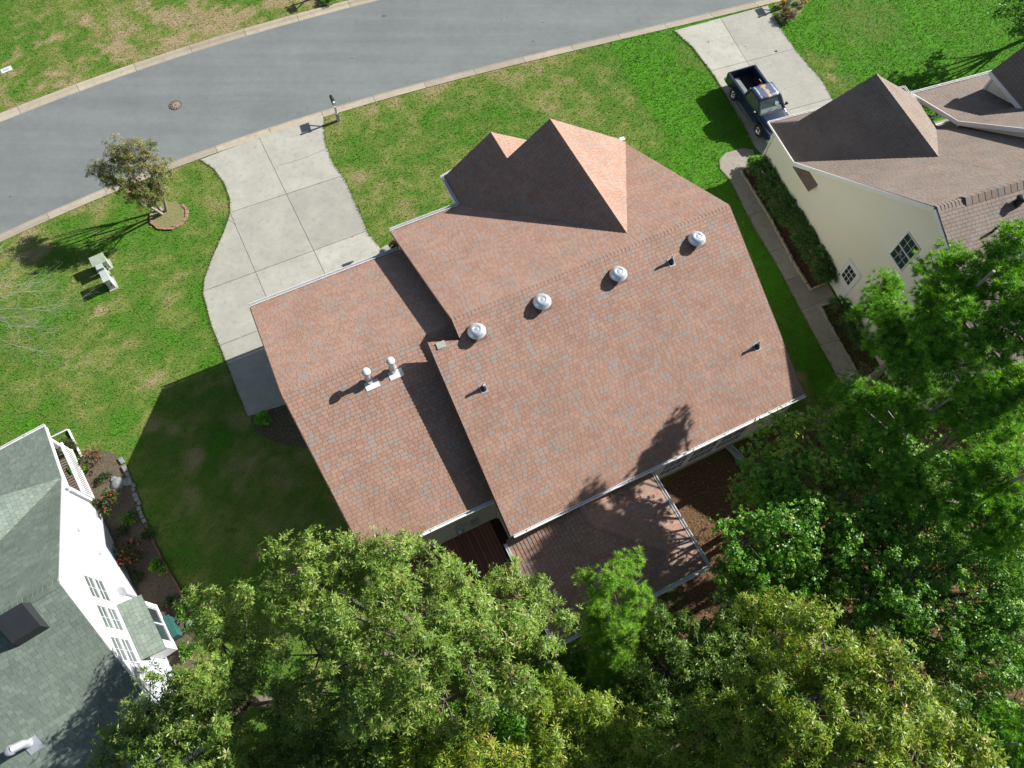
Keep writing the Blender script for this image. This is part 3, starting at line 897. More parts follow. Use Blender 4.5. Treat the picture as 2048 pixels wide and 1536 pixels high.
# garage wing
gy = lambda y: 3.05 + (19.15 - y) * .508
gr = lambda y: 3.45 + (y - 6.85) * .451
RF.plane(p3([(-2.85, 19.15), (4.3, 19.15), (4.3, 12.95), (-2.6, 12.95)], lambda x, y: gy(y)))
RF.plane(p3([(-2.22, 6.85), (3.4, 6.85), (3.4, 12.95), (-2.6, 12.95)], lambda x, y: gr(y)))
RF.plane(p3([(3.4, 11.2), (4.3, 11.2), (4.3, 12.95), (3.4, 12.95)], lambda x, y: gr(y)))
# hipped porch at the back
RF.plane([(2.75, 5.4, 2.5), (2.75, 1.27, 2.5), (5.85, 4.45, 3.15), (5.85, 5.4, 3.15)])
RF.plane([(2.75, 1.27, 2.5), (9.15, 1.24, 2.5), (5.85, 4.45, 3.15)])
RF.plane([(9.15, 1.24, 2.5), (9.1, 5.4, 2.5), (5.85, 5.4, 3.15), (5.85, 4.45, 3.15)])
RF.cap((XL, 12.75, 6.9), (XR, 12.75, 6.9), tilt=.49, lift=.004)
RF.cap((-2.6, 12.95, 6.2), (2.95, 12.95, 6.2), tilt=.49, lift=.004)
RF.cap((12, 20.2, 6.53), (12, 13.35, 6.53), tilt=.73, lift=.004)
RF.cap((9.95, 21.9, 5.06), (9.95, 20.25, 5.06), tilt=.72, lift=.004)
RF.cap((5.85, 4.45, 3.15), (2.8, 1.3, 2.5), tilt=.15, w=.12); RF.cap((5.85, 4.45, 3.15), (9.1, 1.27, 2.5), tilt=.15, w=.12); RF.cap((5.85, 5.35, 3.15), (5.85, 4.45, 3.15), tilt=.2, w=.12)

# walls
Y = 5.37
fr_ = lambda *p: list(p)
gable = lambda y0, y1, z0, f0, f1, yc: [(0, z0), (abs(y1 - y0), z0), (abs(y1 - y0), f1), (abs(yc - y0), f0), (0, f1)]
W1 = [((4.35, 19.7), (4.35, 11.95), (-1, 0, 0), [(0, 0), (7.75, 0), (7.75, 6.4), (6.95, 6.75), (0, 3.35)]),
      ((3.15, 12.0), (3.15, Y), (-1, 0, 0), [(0, 0), (6.38, 0), (6.38, 3.3), (0, 6.4)]),
      ((3.15, 11.9), (4.35, 11.9), (0, 1, 0), [(0, 0), (1.2, 0), (1.2, 6.3), (0, 6.3)]),
      ((XR - .3, 19.7), (XR - .3, Y), (1, 0, 0), [(0, 0), (19.7 - Y, 0), (19.7 - Y, 3.3), (6.95, 6.75), (0, 3.35)]),
      ((3.15, Y), (XR - .3, Y), (0, -1, 0), [(0, 0.45), (12.75, 0.45), (12.75, 3.3), (0, 3.3)]),
      ((4.35, 19.7), (7.8, 19.7), (0, 1, 0), [(0, 0), (3.45, 0), (3.45, 3.3), (0, 3.3)]),
      ((7.8, 21.6), (12.1, 21.6), (0, 1, 0), [(0, 0), (4.3, 0), (4.3, 3.3), (2.15, 4.9), (0, 3.3)]),
      ((7.8, 21.6), (7.8, 19.7), (-1, 0, 0), [(0, 0), (1.9, 0), (1.9, 3.35), (0, 3.35)]),
      ((12.1, 19.9), (XR - .3, 19.9), (0, 1, 0), [(0, 0), (3.8, 0), (3.8, 3.5), (0, 6.3)]),
      ((8.1, 19.95), (12.1, 19.95), (0, 1, 0), [(0, 3.5), (4.0, 3.5), (4.0, 6.35)]),
      ((12.1, 21.6), (12.1, 19.9), (1, 0, 0), [(0, 0), (1.7, 0), (1.7, 3.3), (0, 3.3)])]
walls(H, W1, M_SIDT)
GA = [((-2.55, 18.8), (-2.05, 6.95), (-1, 0.04, 0), [(0, 0), (11.85, 0), (11.85, 3.3), (5.85, 6.0), (0, 3.0)]),
      ((-2.55, 18.8), (4.35, 18.8), (0, 1, 0), [(0, 2.3), (6.9, 2.3), (6.9, 3.0), (0, 3.0)]),
      ((-2.05, 6.92), (3.15, 6.92), (0, -1, 0), [(0, 0), (5.2, 0), (5.2, 3.32), (0, 3.32)])]
walls(H, GA, M_SIDT, thick=.1)
# brick-coloured foundation strip under the rear wall
MB().box(3.2, XR - .28, Y - .02, Y + .1, 0, .46).obj("foundation", mat("tan_foundation", (0.40, 0.31, 0.23), .9, .15), H)
# garage door and posts
gd = MB(); gd.box(-2.0, 2.9, 18.66, 18.72, 0, 2.3)
gdo = gd.obj("garage_door", M_WHITE, H)
for k in range(4):
    for j in range(8):
        MB().box(-1.9 + j * .6, -1.4 + j * .6, 18.72, 18.74, .08 + k * .57, .52 + k * .57).obj("panel", M_WHITE, gdo)
for x0, x1 in ((-2.55, -2.0), (2.9, 4.35)):
    MB().box(x0, x1, 18.6, 18.79, 0, 2.3).obj("pier", M_SIDT, H)
# fascia and gutters
gutter(H, (XL, 20.07, 3.36), (7.42, 20.07, 3.36), (0, 1, 0))
gutter(H, (7.47, 20.1, 3.36), (7.47, 22.0, 3.36), (-1, 0, 0))
gutter(H, (-2.87, 19.17, 3.10), (4.0, 19.17, 3.10), (0, 1, 0))
gutter(H, (3.0, 5.30, 3.34), (XR + .02, 5.30, 3.34), (0, -1, 0), w=.11, straps=9)
gutter(H, (-2.22, 6.83, 3.49), (3.2, 6.83, 3.49), (0, -1, 0), straps=3)
gutter(H, (2.73, 1.2, 2.54), (2.73, 5.3, 2.54), (-1, 0, 0), w=.12)
gutter(H, (2.7, 1.24, 2.54), (9.2, 1.22, 2.54), (0, -1, 0), w=.14)
gutter(H, (9.17, 1.2, 2.54), (9.13, 5.3, 2.54), (1, 0, 0), w=.12)
MB().bar((16.25, 20.2, 3.42), (16.0, 20.2, 3.42), .2, .14).obj("fascia", M_WHITE, H)
MB().bar((7.4, 21.95, 3.3), (7.95, 21.95, 3.45), .10, .12).obj("fascia", M_WHITE, H)
for a, b in (((XL - .02, 20.0, 3.28), (XL - .02, 12.75, 6.82)), ((2.88, 5.35, 3.24), (2.88, 12.3, 6.6)), ((XR + .02, 20.0, 3.2), (XR + .02, 12.75, 6.82)), ((XR + .02, 5.35, 3.24), (XR + .02, 12.75, 6.82)), ((-2.87, 19.1, 3.0), (-2.62, 12.95, 6.13)), ((-2.24, 6.9, 3.4), (-2.62, 12.95, 6.13)), ((2.9, 12.36, 6.6), (XL, 12.0, 6.45))):
    MB().bar(a, b, .03, .14).obj("rake_board", mat("brown_drip_edge", (0.10, 0.06, 0.045), .6) if "brown_drip_edge" not in bpy.data.materials else bpy.data.materials["brown_drip_edge"], H)
# downspouts
def downspout(root, pts, m=M_WHITE):
    b = MB()
    for i in range(len(pts) - 1): b.bar(pts[i], pts[i + 1], .07, .09)
    return b.obj("downspout", m, root)
downspout(H, [(3.1, 6.78, 3.35), (3.1, 6.85, 3.1), (3.1, 6.85, .2)])
downspout(H, [(15.75, 5.22, 3.2), (15.75, 5.3, 3.0), (15.75, 5.3, .2), (15.9, 4.9, .08)])
downspout(H, [(XL + .1, 20.05, 3.3), (XL + .2, 19.75, 3.1), (XL + .2, 19.75, .2)])
# rear windows
for s0 in (9.75 - 3.15, 11.15 - 3.15, 12.55 - 3.15):
    make_window(H, (3.15, Y - .02, 0), (1, 0, 0), (0, -1, 0), s0, s0 + 1.25, .95, 2.55, 4, 4)
for x0, x1 in ((10.95 - .02, 11.13), (12.38, 12.53)):
    MB().box(x0, x1, Y - .06, Y - .02, .9, 2.62).obj("window_casing", M_WHITE, H)
make_window(H, (4.35, 19.72, 0), (1, 0, 0), (0, 1, 0), .6, 1.8, .9, 2.3, 3, 4)
make_window(H, (12.1, 19.92, 0), (1, 0, 0), (0, 1, 0), 1.0, 2.8, .8, 2.4, 4, 4)
MB().box(5.6 + .7, 6.6 + .6, 19.71, 19.76, .1, 2.15).obj("front_door", M_RED, H)
# electric boxes on the rear garage wall
mt = MB().box(1.2, 1.55, 6.70, 6.9, 1.2, 1.75); mt.lathe((1.37, 6.70, 1.55), [(.0, -.06), (.10, -.06), (.10, 0.0)], 14, axis='y')
mt.tube([(1.37, 6.83, 1.75), (1.37, 6.83, 2.7)], .03); mt.tube([(1.3, 6.83, 1.2), (1.3, 6.83, .3)], .025)
mt.obj("electric_meter", M_GALV, H)
MB().box(1.9, 2.25, 6.72, 6.9, 1.35, 1.7).obj("junction_box", M_UTILG, H)

# turbine vents
def turbine(x, y):
    z = zr(y)
    r = MB()
    r.lathe((0, 0, 0), [(.24, -.25), (.20, .05), (.185, .16)], 22)
    v = bpy.data.objects.new("roof_vent", r.mesh("roof_vent", M_GALV)); link(v, H); v.location = (x, y, z)
    d = MB().lathe((0, 0, 0), [(.345, .13), (.352, .145), (.35, .165), (.325, .175), (.30, .25), (.24, .315), (.205, .335), (.13, .345), (.115, .338), (.10, .325), (.085, .335), (.06, .34), (0, .342)], 32)
    d.obj("dome", M_ALU, v)
    fl = MB(); n = Vector((0, -.4832, 1)).normalized()
    fl.add([(-.3, -.3, -.3 * .4832 + .03), (.3, -.3, -.3 * .4832 + .03), (.3, .3, .3 * .4832 + .03), (-.3, .3, .3 * .4832 + .03)], [(0, 1, 2, 3)])
    fl.obj("flashing", mat("brown_flashing", (.2, .11, .08), .6) if "brown_flashing" not in bpy.data.materials else bpy.data.materials["brown_flashing"], v)
    MB().box(.315, .375, -.03, .03, .125, .16).obj("bracket", M_GALV, v)
for t in VENTS: turbine(*t)

def stack(x, y, f, slope, h, big=True):
    z = f(y)
    b = MB()
    if big:
        b.lathe((0, 0, 0), [(.13, -.1), (.12, .25), (.10, .42), (.085, .5), (.085, .7)], 18)
        v = b.obj("flue_pipe", M_ALU, H, loc=(x, y, z))
        MB().lathe((0, 0, 0), [(.10, .70), (.155, .72), (.16, .80), (.145, .845), (0, .86)], 20).obj("cap", M_FLASH, v)
        MB().lathe((0, 0, 0), [(.125, .24), (.16, .25), (.125, .28)], 20).obj("collar", M_GALV, v)
        MB().add([(-.24, -.30, -.30 * slope + .035), (.30, -.30, -.30 * slope + .035), (.30, -.02, -.02 * slope + .035), (-.24, -.02, -.02 * slope + .035)], [(0, 1, 2, 3)]).obj("flashing", M_FLASH, v)
    else:
        b.lathe((0, 0, 0), [(.05, -.1), (.05, .42), (.042, .42), (.042, .2)], 14)
        v = b.obj("vent_pipe", M_PVCW, H, loc=(x, y, z))
        MB().lathe((0, 0, 0), [(.14, -.02), (.085, .10), (.06, .2), (.052, .26)], 16).obj("boot", M_BLACK, v)
        MB().add([(-.14, -.18, -.18 * slope + .03), (.14, -.18, -.18 * slope + .03), (.14, .12, .12 * slope + .03), (-.14, .12, .12 * slope + .03)], [(0, 1, 2, 3)]).obj("flashing", M_GALV, v)
for x, y in FLUES: stack(x, y, gr, .451, 1)
for x, y in PIPES: stack(x, y, zr, .4832, 1, False)
# a replacement patch of pale flashing beside the ridge
PX, PY = (3.32, 12.08)
MB().add([(PX - .17, PY - .11, zr(PY - .11) + .05), (PX + .17, PY - .11, zr(PY - .11) + .05), (PX + .17, PY + .11, zr(PY + .11) + .05), (PX - .17, PY + .11, zr(PY + .11) + .05)], [(0, 1, 2, 3)]).obj("roof_patch", mat("pale_lead_patch", (.42, .41, .36), .7), H)

# back deck: every board a piece
dk = MB().box(-2.0, 2.70, 2.2, 6.9, .02, .14)
dk.box(2.70, 3.1, 5.4, 6.9, .02, .15)
deck = dk.obj("deck", mat("deck_frame", (.05, .028, .02), .8), H)
bx = -2.0
bm_ = [MB().box(0, .130, 0, 4.72, 0, .035, tint=t).mesh("deck_board", M_DECK) for t in (.1, .4, .7, .95)]
while bx < 2.62:
    o_ = bpy.data.objects.new("deck_board", R_.choice(bm_)); link(o_, deck); o_.location = (bx, 2.17 + R_.uniform(-.01, .01), .14 + R_.uniform(0, .004)); bx += .148
# screened porch walls
pw = MB()
for x0, y0, x1, y1 in ((3.0, 1.55, 3.0, 5.3), (3.0, 1.55, 8.9, 1.55), (8.9, 1.55, 8.9, 5.3)):
    L = math.hypot(x1 - x0, y1 - y0); n = max(2, round(L / 1.4))
    for k in range(n + 1):
        x = x0 + (x1 - x0) * k / n; y = y0 + (y1 - y0) * k / n
        MB().box(x - .05, x + .05, y - .05, y + .05, 0.1, 2.45).obj("porch_post", M_WHITE, H)
    for z in (.15, .95, 2.4):
        pw.bar((x0, y0, z), (x1, y1, z), .08, .09)
    MB().add([(x0, y0, .2), (x1, y1, .2), (x1, y1, 2.4), (x0, y0, 2.4)], [(0, 1, 2, 3)]).obj("insect_screen", M_SCREEN, H)
pw.obj("porch_rails", M_WHITE, H)
MB().box(2.95, 8.95, 1.5, 5.33, .02, .12).obj("porch_floor", M_DECK, H)
RF.finish(H.location - Matrix.Rotation(AZM, 3, 'Z') @ Vector((*MB0, 0)), AZM)
settle(H, MB0)

# ------------------------------------------------------------------ the cream house on the right
RB0 = (26.0, 13.0)
HR = house_root("neighbour_house", "two storey cream sided house with brown shingle roof and gabled front porch beside the pickup", RB0, AZR)
RR = Roofer(HR, M_SHB, M_SHBD)
rf = lambda x, y: 2.9 + .726 * (18.6 - y)
RR.plane(p3([(21.1, 18.6), (25.4, 15.13), (25.4, 11.3), (21.1, 11.3)], rf))
RR.plane(p3([(25.4, 15.13), (28.8, 18.31), (28.8, 11.3), (25.4, 11.3)], rf))
RR.plane(p3([(28.8, 17.6), (42, 17.6), (42, 11.3), (28.8, 11.3)], rf))
RR.plane(p3([(21.1, 18.6), (21.1, 21.2), (22.1, 20.45), (25.4, 20.45), (25.4, 15.13)], lambda x, y: 2.9 + .585 * (x - 21.1)))
RR.plane([(21.1, 21.2, 2.9), (28.8, 21.2, 2.9), (28.0, 20.45, 3.42), (22.1, 20.45, 3.42)])
RR.plane(p3([(25.4, 15.13), (25.4, 20.45), (28.8, 20.45), (28.8, 18.31)], lambda x, y: 5.416 - (x - 25.4) * .68))
RR.plane([(28.8, 18.3, 3.1), (28.8, 21.2, 2.93), (28.0, 20.45, 3.42), (28.0, 18.6, 3.5)], tabs=False)
RR.plane(p3([(21.1, 11.3), (42, 11.3), (42, 5.2), (21.1, 5.2)], lambda x, y: 8.2 - .40 * (11.3 - y)))
# porch wing
RR.plane([(29.1, 20.7, 2.9), (42, 20.7, 2.9), (42, 17.6, 4.0), (29.1, 17.6, 4.0)])
RR.plane([(29.1, 17.6, 4.0), (42, 17.6, 4.0), (42, 12.6, 8.05), (29.1, 12.6, 8.05)])
# dormer gable on the wing
RR.plane([(32.0, 19.7, 4.4), (32.0, 14.6, 4.4), (33.1, 14.6, 5.7), (33.1, 19.7, 5.7)])
RR.plane([(33.1, 19.7, 5.7), (33.1, 14.6, 5.7), (34.2, 14.6, 4.4), (34.2, 19.7, 4.4)])
# eave return
RR.plane([(21.05, 18.5, 2.75), (21.05, 16.9, 2.75), (21.55, 16.9, 3.2), (21.55, 18.5, 3.2)], thick=.05)
RR.cap((21.1, 11.3, 8.2), (22.6, 11.3, 8.2), tilt=.5)
RR.cap((25.4, 20.45, 5.416), (25.4, 15.1, 5.416), w=.19, tilt=.58, step=.2)
RR.cap((22.1, 20.45, 3.45), (21.15, 21.15, 2.93), tilt=.4)
rv = MB(); rvs = []
x = 22.3
while x < 40:
    RR.caps.add([(x, 11.05, 8.13), (x + .28, 11.05, 8.12), (x + .28, 11.3, 8.30), (x, 11.3, 8.31), (x, 11.55, 8.11), (x + .28, 11.55, 8.10)], [(0, 1, 2, 3), (3, 2, 5, 4)], R_.choice(TINTS)); x += .29
RR.caps.box(22.3, 40, 11.06, 11.10, 8.0, 8.13, .1)
x0 = 21.4
HW = [((x0, 20.9), (x0, 5.5), (-1, 0, 0), [(0, 0), (15.4, 0), (15.4, 5.72), (9.6, 8.02), (2.3, 2.85), (0, 2.85)]),
      ((x0, 20.9), (28.5, 20.9), (0, 1, 0), [(0, 2.2), (7.1, 2.2), (7.1, 2.85), (0, 2.85)]),
      ((22.0, 20.3), (28.6, 20.3), (0, 1, 0), [(0, 3.3), (6.4, 3.3), (3.4, 5.25)]),
      ((29.35, 20.4), (29.35, 12.7), (-1, 0, 0), [(2.9, 2.6), (7.7, 2.6), (7.7, 7.85), (2.9, 3.95)]),
      ((28.4, 20.9), (28.4, 17.0), (1, 0, 0), [(0, 0), (3.9, 0), (3.9, 2.6), (0, 2.6)]),
      ((32.3, 19.5), (32.3, 14.8), (-1, 0, 0), [(0, 3.0), (4.7, 3.0), (4.7, 4.5), (0, 4.5)]),
      ((32.3, 19.5), (34, 19.5), (0, 1, 0), [(0, 3.2), (1.7, 3.2), (1.7, 4.6), (.8, 5.5), (0, 4.6)]),
      ((28.5, 17.2), (42, 17.2), (0, 1, 0), [(0, 0), (13.5, 0), (13.5, 3.3), (0, 3.3)])]
walls(HR, HW, M_SIDC)
# white rake trim on the big gable and on the porch wing
for a, b in (((21.08, 18.6, 2.80), (21.08, 11.3, 8.06)), ((21.08, 11.3, 8.06), (21.08, 5.3, 5.66)), ((29.08, 20.7, 2.82), (29.08, 17.6, 3.9)), ((29.08, 17.6, 3.9), (29.08, 13.2, 7.45)),
             ((31.97, 19.7, 4.32), (31.97, 14.8, 4.32))):
    MB().bar(a, b, .05, .2).obj("rake_board", M_WHITE, HR)
MB().bar((32.28, 19.55, 3.2), (32.28, 19.55, 4.4), .12, .12).obj("corner_board", M_WHITE, HR)
MB().bar((29.33, 17.65, 2.7), (29.33, 17.65, 3.9), .12, .12).obj("corner_board", M_WHITE, HR)
gutter(HR, (21.05, 21.22, 2.96), (28.85, 21.22, 2.96), (0, 1, 0), w=.08, h=.07, m=M_WHITE, straps=8)
gutter(HR, (21.08, 18.6, 2.96), (21.08, 21.3, 2.96), (-1, 0, 0), w=.055, h=.07)
gutter(HR, (28.82, 18.5, 3.0), (28.82, 21.3, 2.96), (1, 0, 0), w=.10, h=.08, straps=3)
gutter(HR, (29.0, 20.72, 2.96), (42, 20.72, 2.96), (0, 1, 0), w=.11, h=.08, straps=12)
downspout(HR, [(21.33, 20.85, 2.8), (21.33, 20.85, .1)])
# porch posts, floor and balustrade under the wing
for px_ in (29.5, 33.0, 36.5):
    MB().box(px_ - .12, px_ + .12, 20.1, 20.34, .3, 2.75).obj("porch_column", M_WHITE, HR)
MB().box(29.3, 42, 17.3, 20.5, 0, .3).obj("porch_floor", M_WALK, HR)
rl = MB(); rl.bar((29.5, 20.2, 1.15), (42, 20.2, 1.15), .08, .06); rl.bar((29.5, 20.2, .45), (42, 20.2, .45), .06, .05); rl.bar((29.45, 20.2, 1.15), (29.45, 17.4, 1.15), .08, .06); rl.bar((29.45, 20.2, .45), (29.45, 17.4, .45), .06, .05)
rl.obj("railing", M_WHITE, HR)
for k in range(20):
    MB().box(29.43, 29.47, 17.5 + k * .135, 17.54 + k * .135, .45, 1.15).obj("baluster", M_WHITE, HR)
MB().bar((29.12, 20.3, 2.7), (42, 20.3, 2.7), .2, .2).obj("porch_beam", M_WHITE, HR)
make_window(HR, (x0, 20.9, 0), (0, -1, 0), (-1, 0, 0), 20.9 - 11.70, 20.9 - 10.80, 4.52, 6.05, 3, 4)
# side door with a nine pane light
y_l, y_r = 20.9 - 13.08, 20.9 - 12.15
def PD(s, z, o): return Vector((x0 - o, 20.9 - s, z))
dr = MB(); dr.add([PD(y_l, .12, .03), PD(y_r, .12, .03), PD(y_r, 2.15, .03), PD(y_l, 2.15, .03), PD(y_l, .12, .0), PD(y_r, .12, .0), PD(y_r, 2.15, .0), PD(y_l, 2.15, .0)], [(0, 1, 2, 3), (0, 4, 5, 1), (1, 5, 6, 2), (2, 6, 7, 3), (3, 7, 4, 0)])
door = dr.obj("side_door", M_WHITE, HR)
for i in range(3):
    for j in range(3):
        sa = y_l + .15 + i * .22; za = 1.12 + j * .30
        MB().add([PD(sa, za, .036), PD(sa + .19, za, .036), PD(sa + .19, za + .26, .036), PD(sa, za + .26, .036)], [(0, 1, 2, 3)]).obj("pane", M_GLASS, door)
MB().lathe((x0 - .07, 20.9 - y_l - .06, 1.05), [(.0, -.03), (.035, -.02), (.035, .02), (0, .03)], 10).obj("handle", M_BLACK, door)
cs = MB()
for a, b in ((PD(y_l - .05, .1, .02), PD(y_l - .05, 2.22, .02)), (PD(y_r + .05, .1, .02), PD(y_r + .05, 2.22, .02)), (PD(y_l - .1, 2.22, .02), PD(y_r + .1, 2.22, .02))):
    cs.bar(a, b, .09, .04, up=(-1, 0, 0))
cs.obj("door_casing", M_WHITE, HR)
MB().bar(PD(9.6, 5.0, .03), PD(9.6, 5.08, .03), .1, .03).obj("wall_vent", M_GALV, HR)
vp = MB().lathe((23.0, 9.9, 7.55), [(.05, 0), (.05, .4), (.04, .4)], 12); vp.obj("vent_pipe", M_BLACK, HR)
vb = (24.41, 10.63)
MB().lathe((vb[0], vb[1], 7.9), [(.16, -.1), (.15, .3), (.2, .34), (.12, .42), (0, .44)], 16).obj("roof_vent", M_BLACK, HR)
RR.finish(HR.location - Matrix.Rotation(AZR, 3, 'Z') @ Vector((*RB0, 0)), AZR)
settle(HR, RB0)

# ------------------------------------------------------------------ the white house on the left
LB0 = (-13.0, 11.0)
HL = house_root("white_house", "two storey white sided house with grey green shingle roof at the left edge", LB0, AZL)
RL = Roofer(HL, M_SHG, M_SHGD)
lf = lambda x, y: 2.9 + .6727 * (16.6 - y)
XE, XF = -9.4, -24.0
# front slope cut by the valley of a cross gable
RL.plane(p3([(XE, 16.6), (-12.9, 13.76), (-12.9, 11.1), (XE, 11.1)], lf))
RL.plane(p3([(XE, 16.6), (-12.9, 16.6), (-12.9, 13.76)], lambda x, y: 2.9 + .545 * (XE - x)))
RL.plane(p3([(-12.9, 13.76), (XF, 13.76), (XF, 11.1), (-12.9, 11.1)], lf))
RL.plane([(XE, 19.4, 2.35), (XF, 19.4, 2.35), (XF, 16.55, 2.92), (XE, 16.55, 2.92)])
RL.plane(p3([(XE, 11.1), (XF, 11.1), (XF, 5.0), (XE, 5.0)], lambda x, y: 6.6 - .6727 * (11.1 - y)))
RL.cap((XE, 11.1, 6.6), (XF, 11.1, 6.6), tilt=.6, w=.16)
# little roof over the bay
RL.plane([(-8.85, 8.75, 2.05), (-8.85, 11.05, 2.05), (-9.6, 11.05, 2.45), (-9.6, 8.75, 2.45)], thick=.06, expo=EXPO)
xw = -9.62
make_seg = [((xw, 16.3), (xw, 5.3), (1, 0, 0), [(0, 0), (11.0, 0), (11.0, 2.58), (5.2, 6.44), (0, 2.95)]),
            ((xw, 16.3), (XF, 16.3), (0, 1, 0), [(0, 0), (14.4, 0), (14.4, 2.9), (0, 2.9)]),
            ((xw, 5.3), (XF, 5.3), (0, -1, 0), [(0, 0), (14.4, 0), (14.4, 2.9), (0, 2.9)])]
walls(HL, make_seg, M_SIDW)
for (y1, y0) in ((12.0, 11.08), (10.78, 9.86), (9.52, 8.6)):
    make_window(HL, (xw, 16.3, 0), (0, -1, 0), (1, 0, 0), 16.3 - y1, 16.3 - y0, 2.78, 4.2, 2, 4, glass=M_BLIND)
# bay under the little roof
by = MB().box(xw, -8.98, 8.95, 10.95, .5, 2.05)
bay = by.obj("bay", M_WHITE, HL)
MB().add([(-8.97, 9.25, .8), (-8.97, 10.65, .8), (-8.97, 10.65, 1.9), (-8.97, 9.25, 1.9)], [(0, 1, 2, 3)]).obj("pane", M_GLASS, bay)
bf = MB()
for a, b in (((-8.95, 9.2, .78), (-8.95, 10.7, .78)), ((-8.95, 9.2, 1.92), (-8.95, 10.7, 1.92)), ((-8.95, 9.2, .78), (-8.95, 9.2, 1.92)), ((-8.95, 10.7, .78), (-8.95, 10.7, 1.92)), ((-8.95, 9.95, .78), (-8.95, 9.95, 1.92))):
    bf.bar(a, b, .05, .05)
bf.obj("window_frame", M_PVCW, bay)
for a, b in (((XE + .03, 16.6, 2.82), (XE + .03, 11.1, 6.5)), ((XE + .03, 11.1, 6.5), (XE + .03, 5.05, 2.44)), ((XE + .03, 19.4, 2.28), (XE + .03, 16.6, 2.82))):
    MB().bar(a, b, .05, .14).obj("rake_board", M_WHITE, HL)
gutter(HL, (XE + .05, 19.42, 2.40), (XF, 19.42, 2.40), (0, 1, 0), w=.10, h=.09, straps=10)
# front porch: floor, beam, columns, balustrade
MB().box(-20, -9.6, 16.4, 19.2, 0, .35).obj("porch_floor", mat("porch_boards", (.2, .16, .12), .8), HL)
MB().bar((-9.6, 19.1, 2.15), (-9.6, 16.4, 2.3), .16, .22).obj("porch_beam", M_WHITE, HL)
MB().bar((-9.6, 19.1, 2.15), (-20, 19.1, 2.15), .16, .22).obj("porch_beam", M_WHITE, HL)
for x_, y_ in ((-9.6, 19.05), (-9.6, 16.45), (-13, 19.05)):
    MB().box(x_ - .09, x_ + .09, y_ - .09, y_ + .09, .3, 2.15).obj("porch_column", M_WHITE, HL)
rr_ = MB(); rr_.bar((-9.45, 19.1, 1.25), (-9.45, 16.4, 1.25), .12, .06); rr_.bar((-9.45, 19.1, .45), (-9.45, 16.4, .45), .06, .05)
rr_.obj("railing", M_WHITE, HL)
for k in range(21):
    MB().box(-9.48, -9.43, 16.5 + k * .125, 16.54 + k * .125, .45, 1.25).obj("baluster", M_WHITE, HL)
# power vent box and galvanised flue on the rear slope
zb = lambda y: 6.6 - .6727 * (11.1 - y)
bx_ = MB(); 
def tb(x0_, x1_, y0_, y1_, h): return [(x0_, y0_, zb(y0_) - .05), (x1_, y0_, zb(y0_) - .05), (x1_, y1_, zb(y1_) - .05), (x0_, y1_, zb(y1_) - .05), (x0_ + .05, y0_ + .05, zb(y0_) + h), (x1_ - .05, y0_ + .05, zb(y0_) + h), (x1_ - .05, y1_ - .05, zb(y1_) + h), (x0_ + .05, y1_ - .05, zb(y1_) + h)]
BXa = (-10.34, 10.97); BXc = (-11.14, 10.22)
bx_.add(tb(-11.35, -10.35, 10.15, 11.0, .42), [(4, 5, 6, 7), (0, 1, 5, 4), (1, 2, 6, 5), (2, 3, 7, 6), (3, 0, 4, 7)])
bo = bx_.obj("roof_exhaust_box", M_BLACK, HL)
gx_ = MB(); fx = (-12.80, 7.80)
gx_.tube([(fx[0], fx[1], zb(fx[1]) - .1), (fx[0], fx[1], zb(fx[1]) + .35), (fx[0] - .28, fx[1], zb(fx[1]) + .5)], [.12, .13, .14], 14)
fp = gx_.obj("flue_pipe", M_GALV, HL)
MB().lathe((fx[0] - .3, fx[1], zb(fx[1]) + .45), [(.15, -.06), (.16, .08), (.1, .13), (0, .14)], 16).obj("cap", M_ALU, fp)
MB().add([(fx[0] - .15, fx[1] - .3, zb(fx[1] - .3) + .04), (fx[0] + .3, fx[1] - .3, zb(fx[1] - .3) + .04), (fx[0] + .3, fx[1] + .1, zb(fx[1] + .1) + .04), (fx[0] - .15, fx[1] + .1, zb(fx[1] + .1) + .04)], [(0, 1, 2, 3)]).obj("flashing", M_GALV, fp)
ml = MB().box(xw, xw + .18, 11.6, 11.85, 1.5, 1.85); ml.tube([(xw + .08, 11.7, 1.5), (xw + .08, 11.7, .2)], .025)
ml.obj("electric_meter", M_GALV, HL)
for yy, zz in ((14.2, 2.9), (13.4, 1.9)):
    MB().box(xw, xw + .08, yy, yy + .14, zz, zz + .1).obj("wall_light", M_UTILG, HL)
RL.finish(HL.location - Matrix.Rotation(AZL, 3, 'Z') @ Vector((*LB0, 0)), AZL)
settle(HL, LB0)

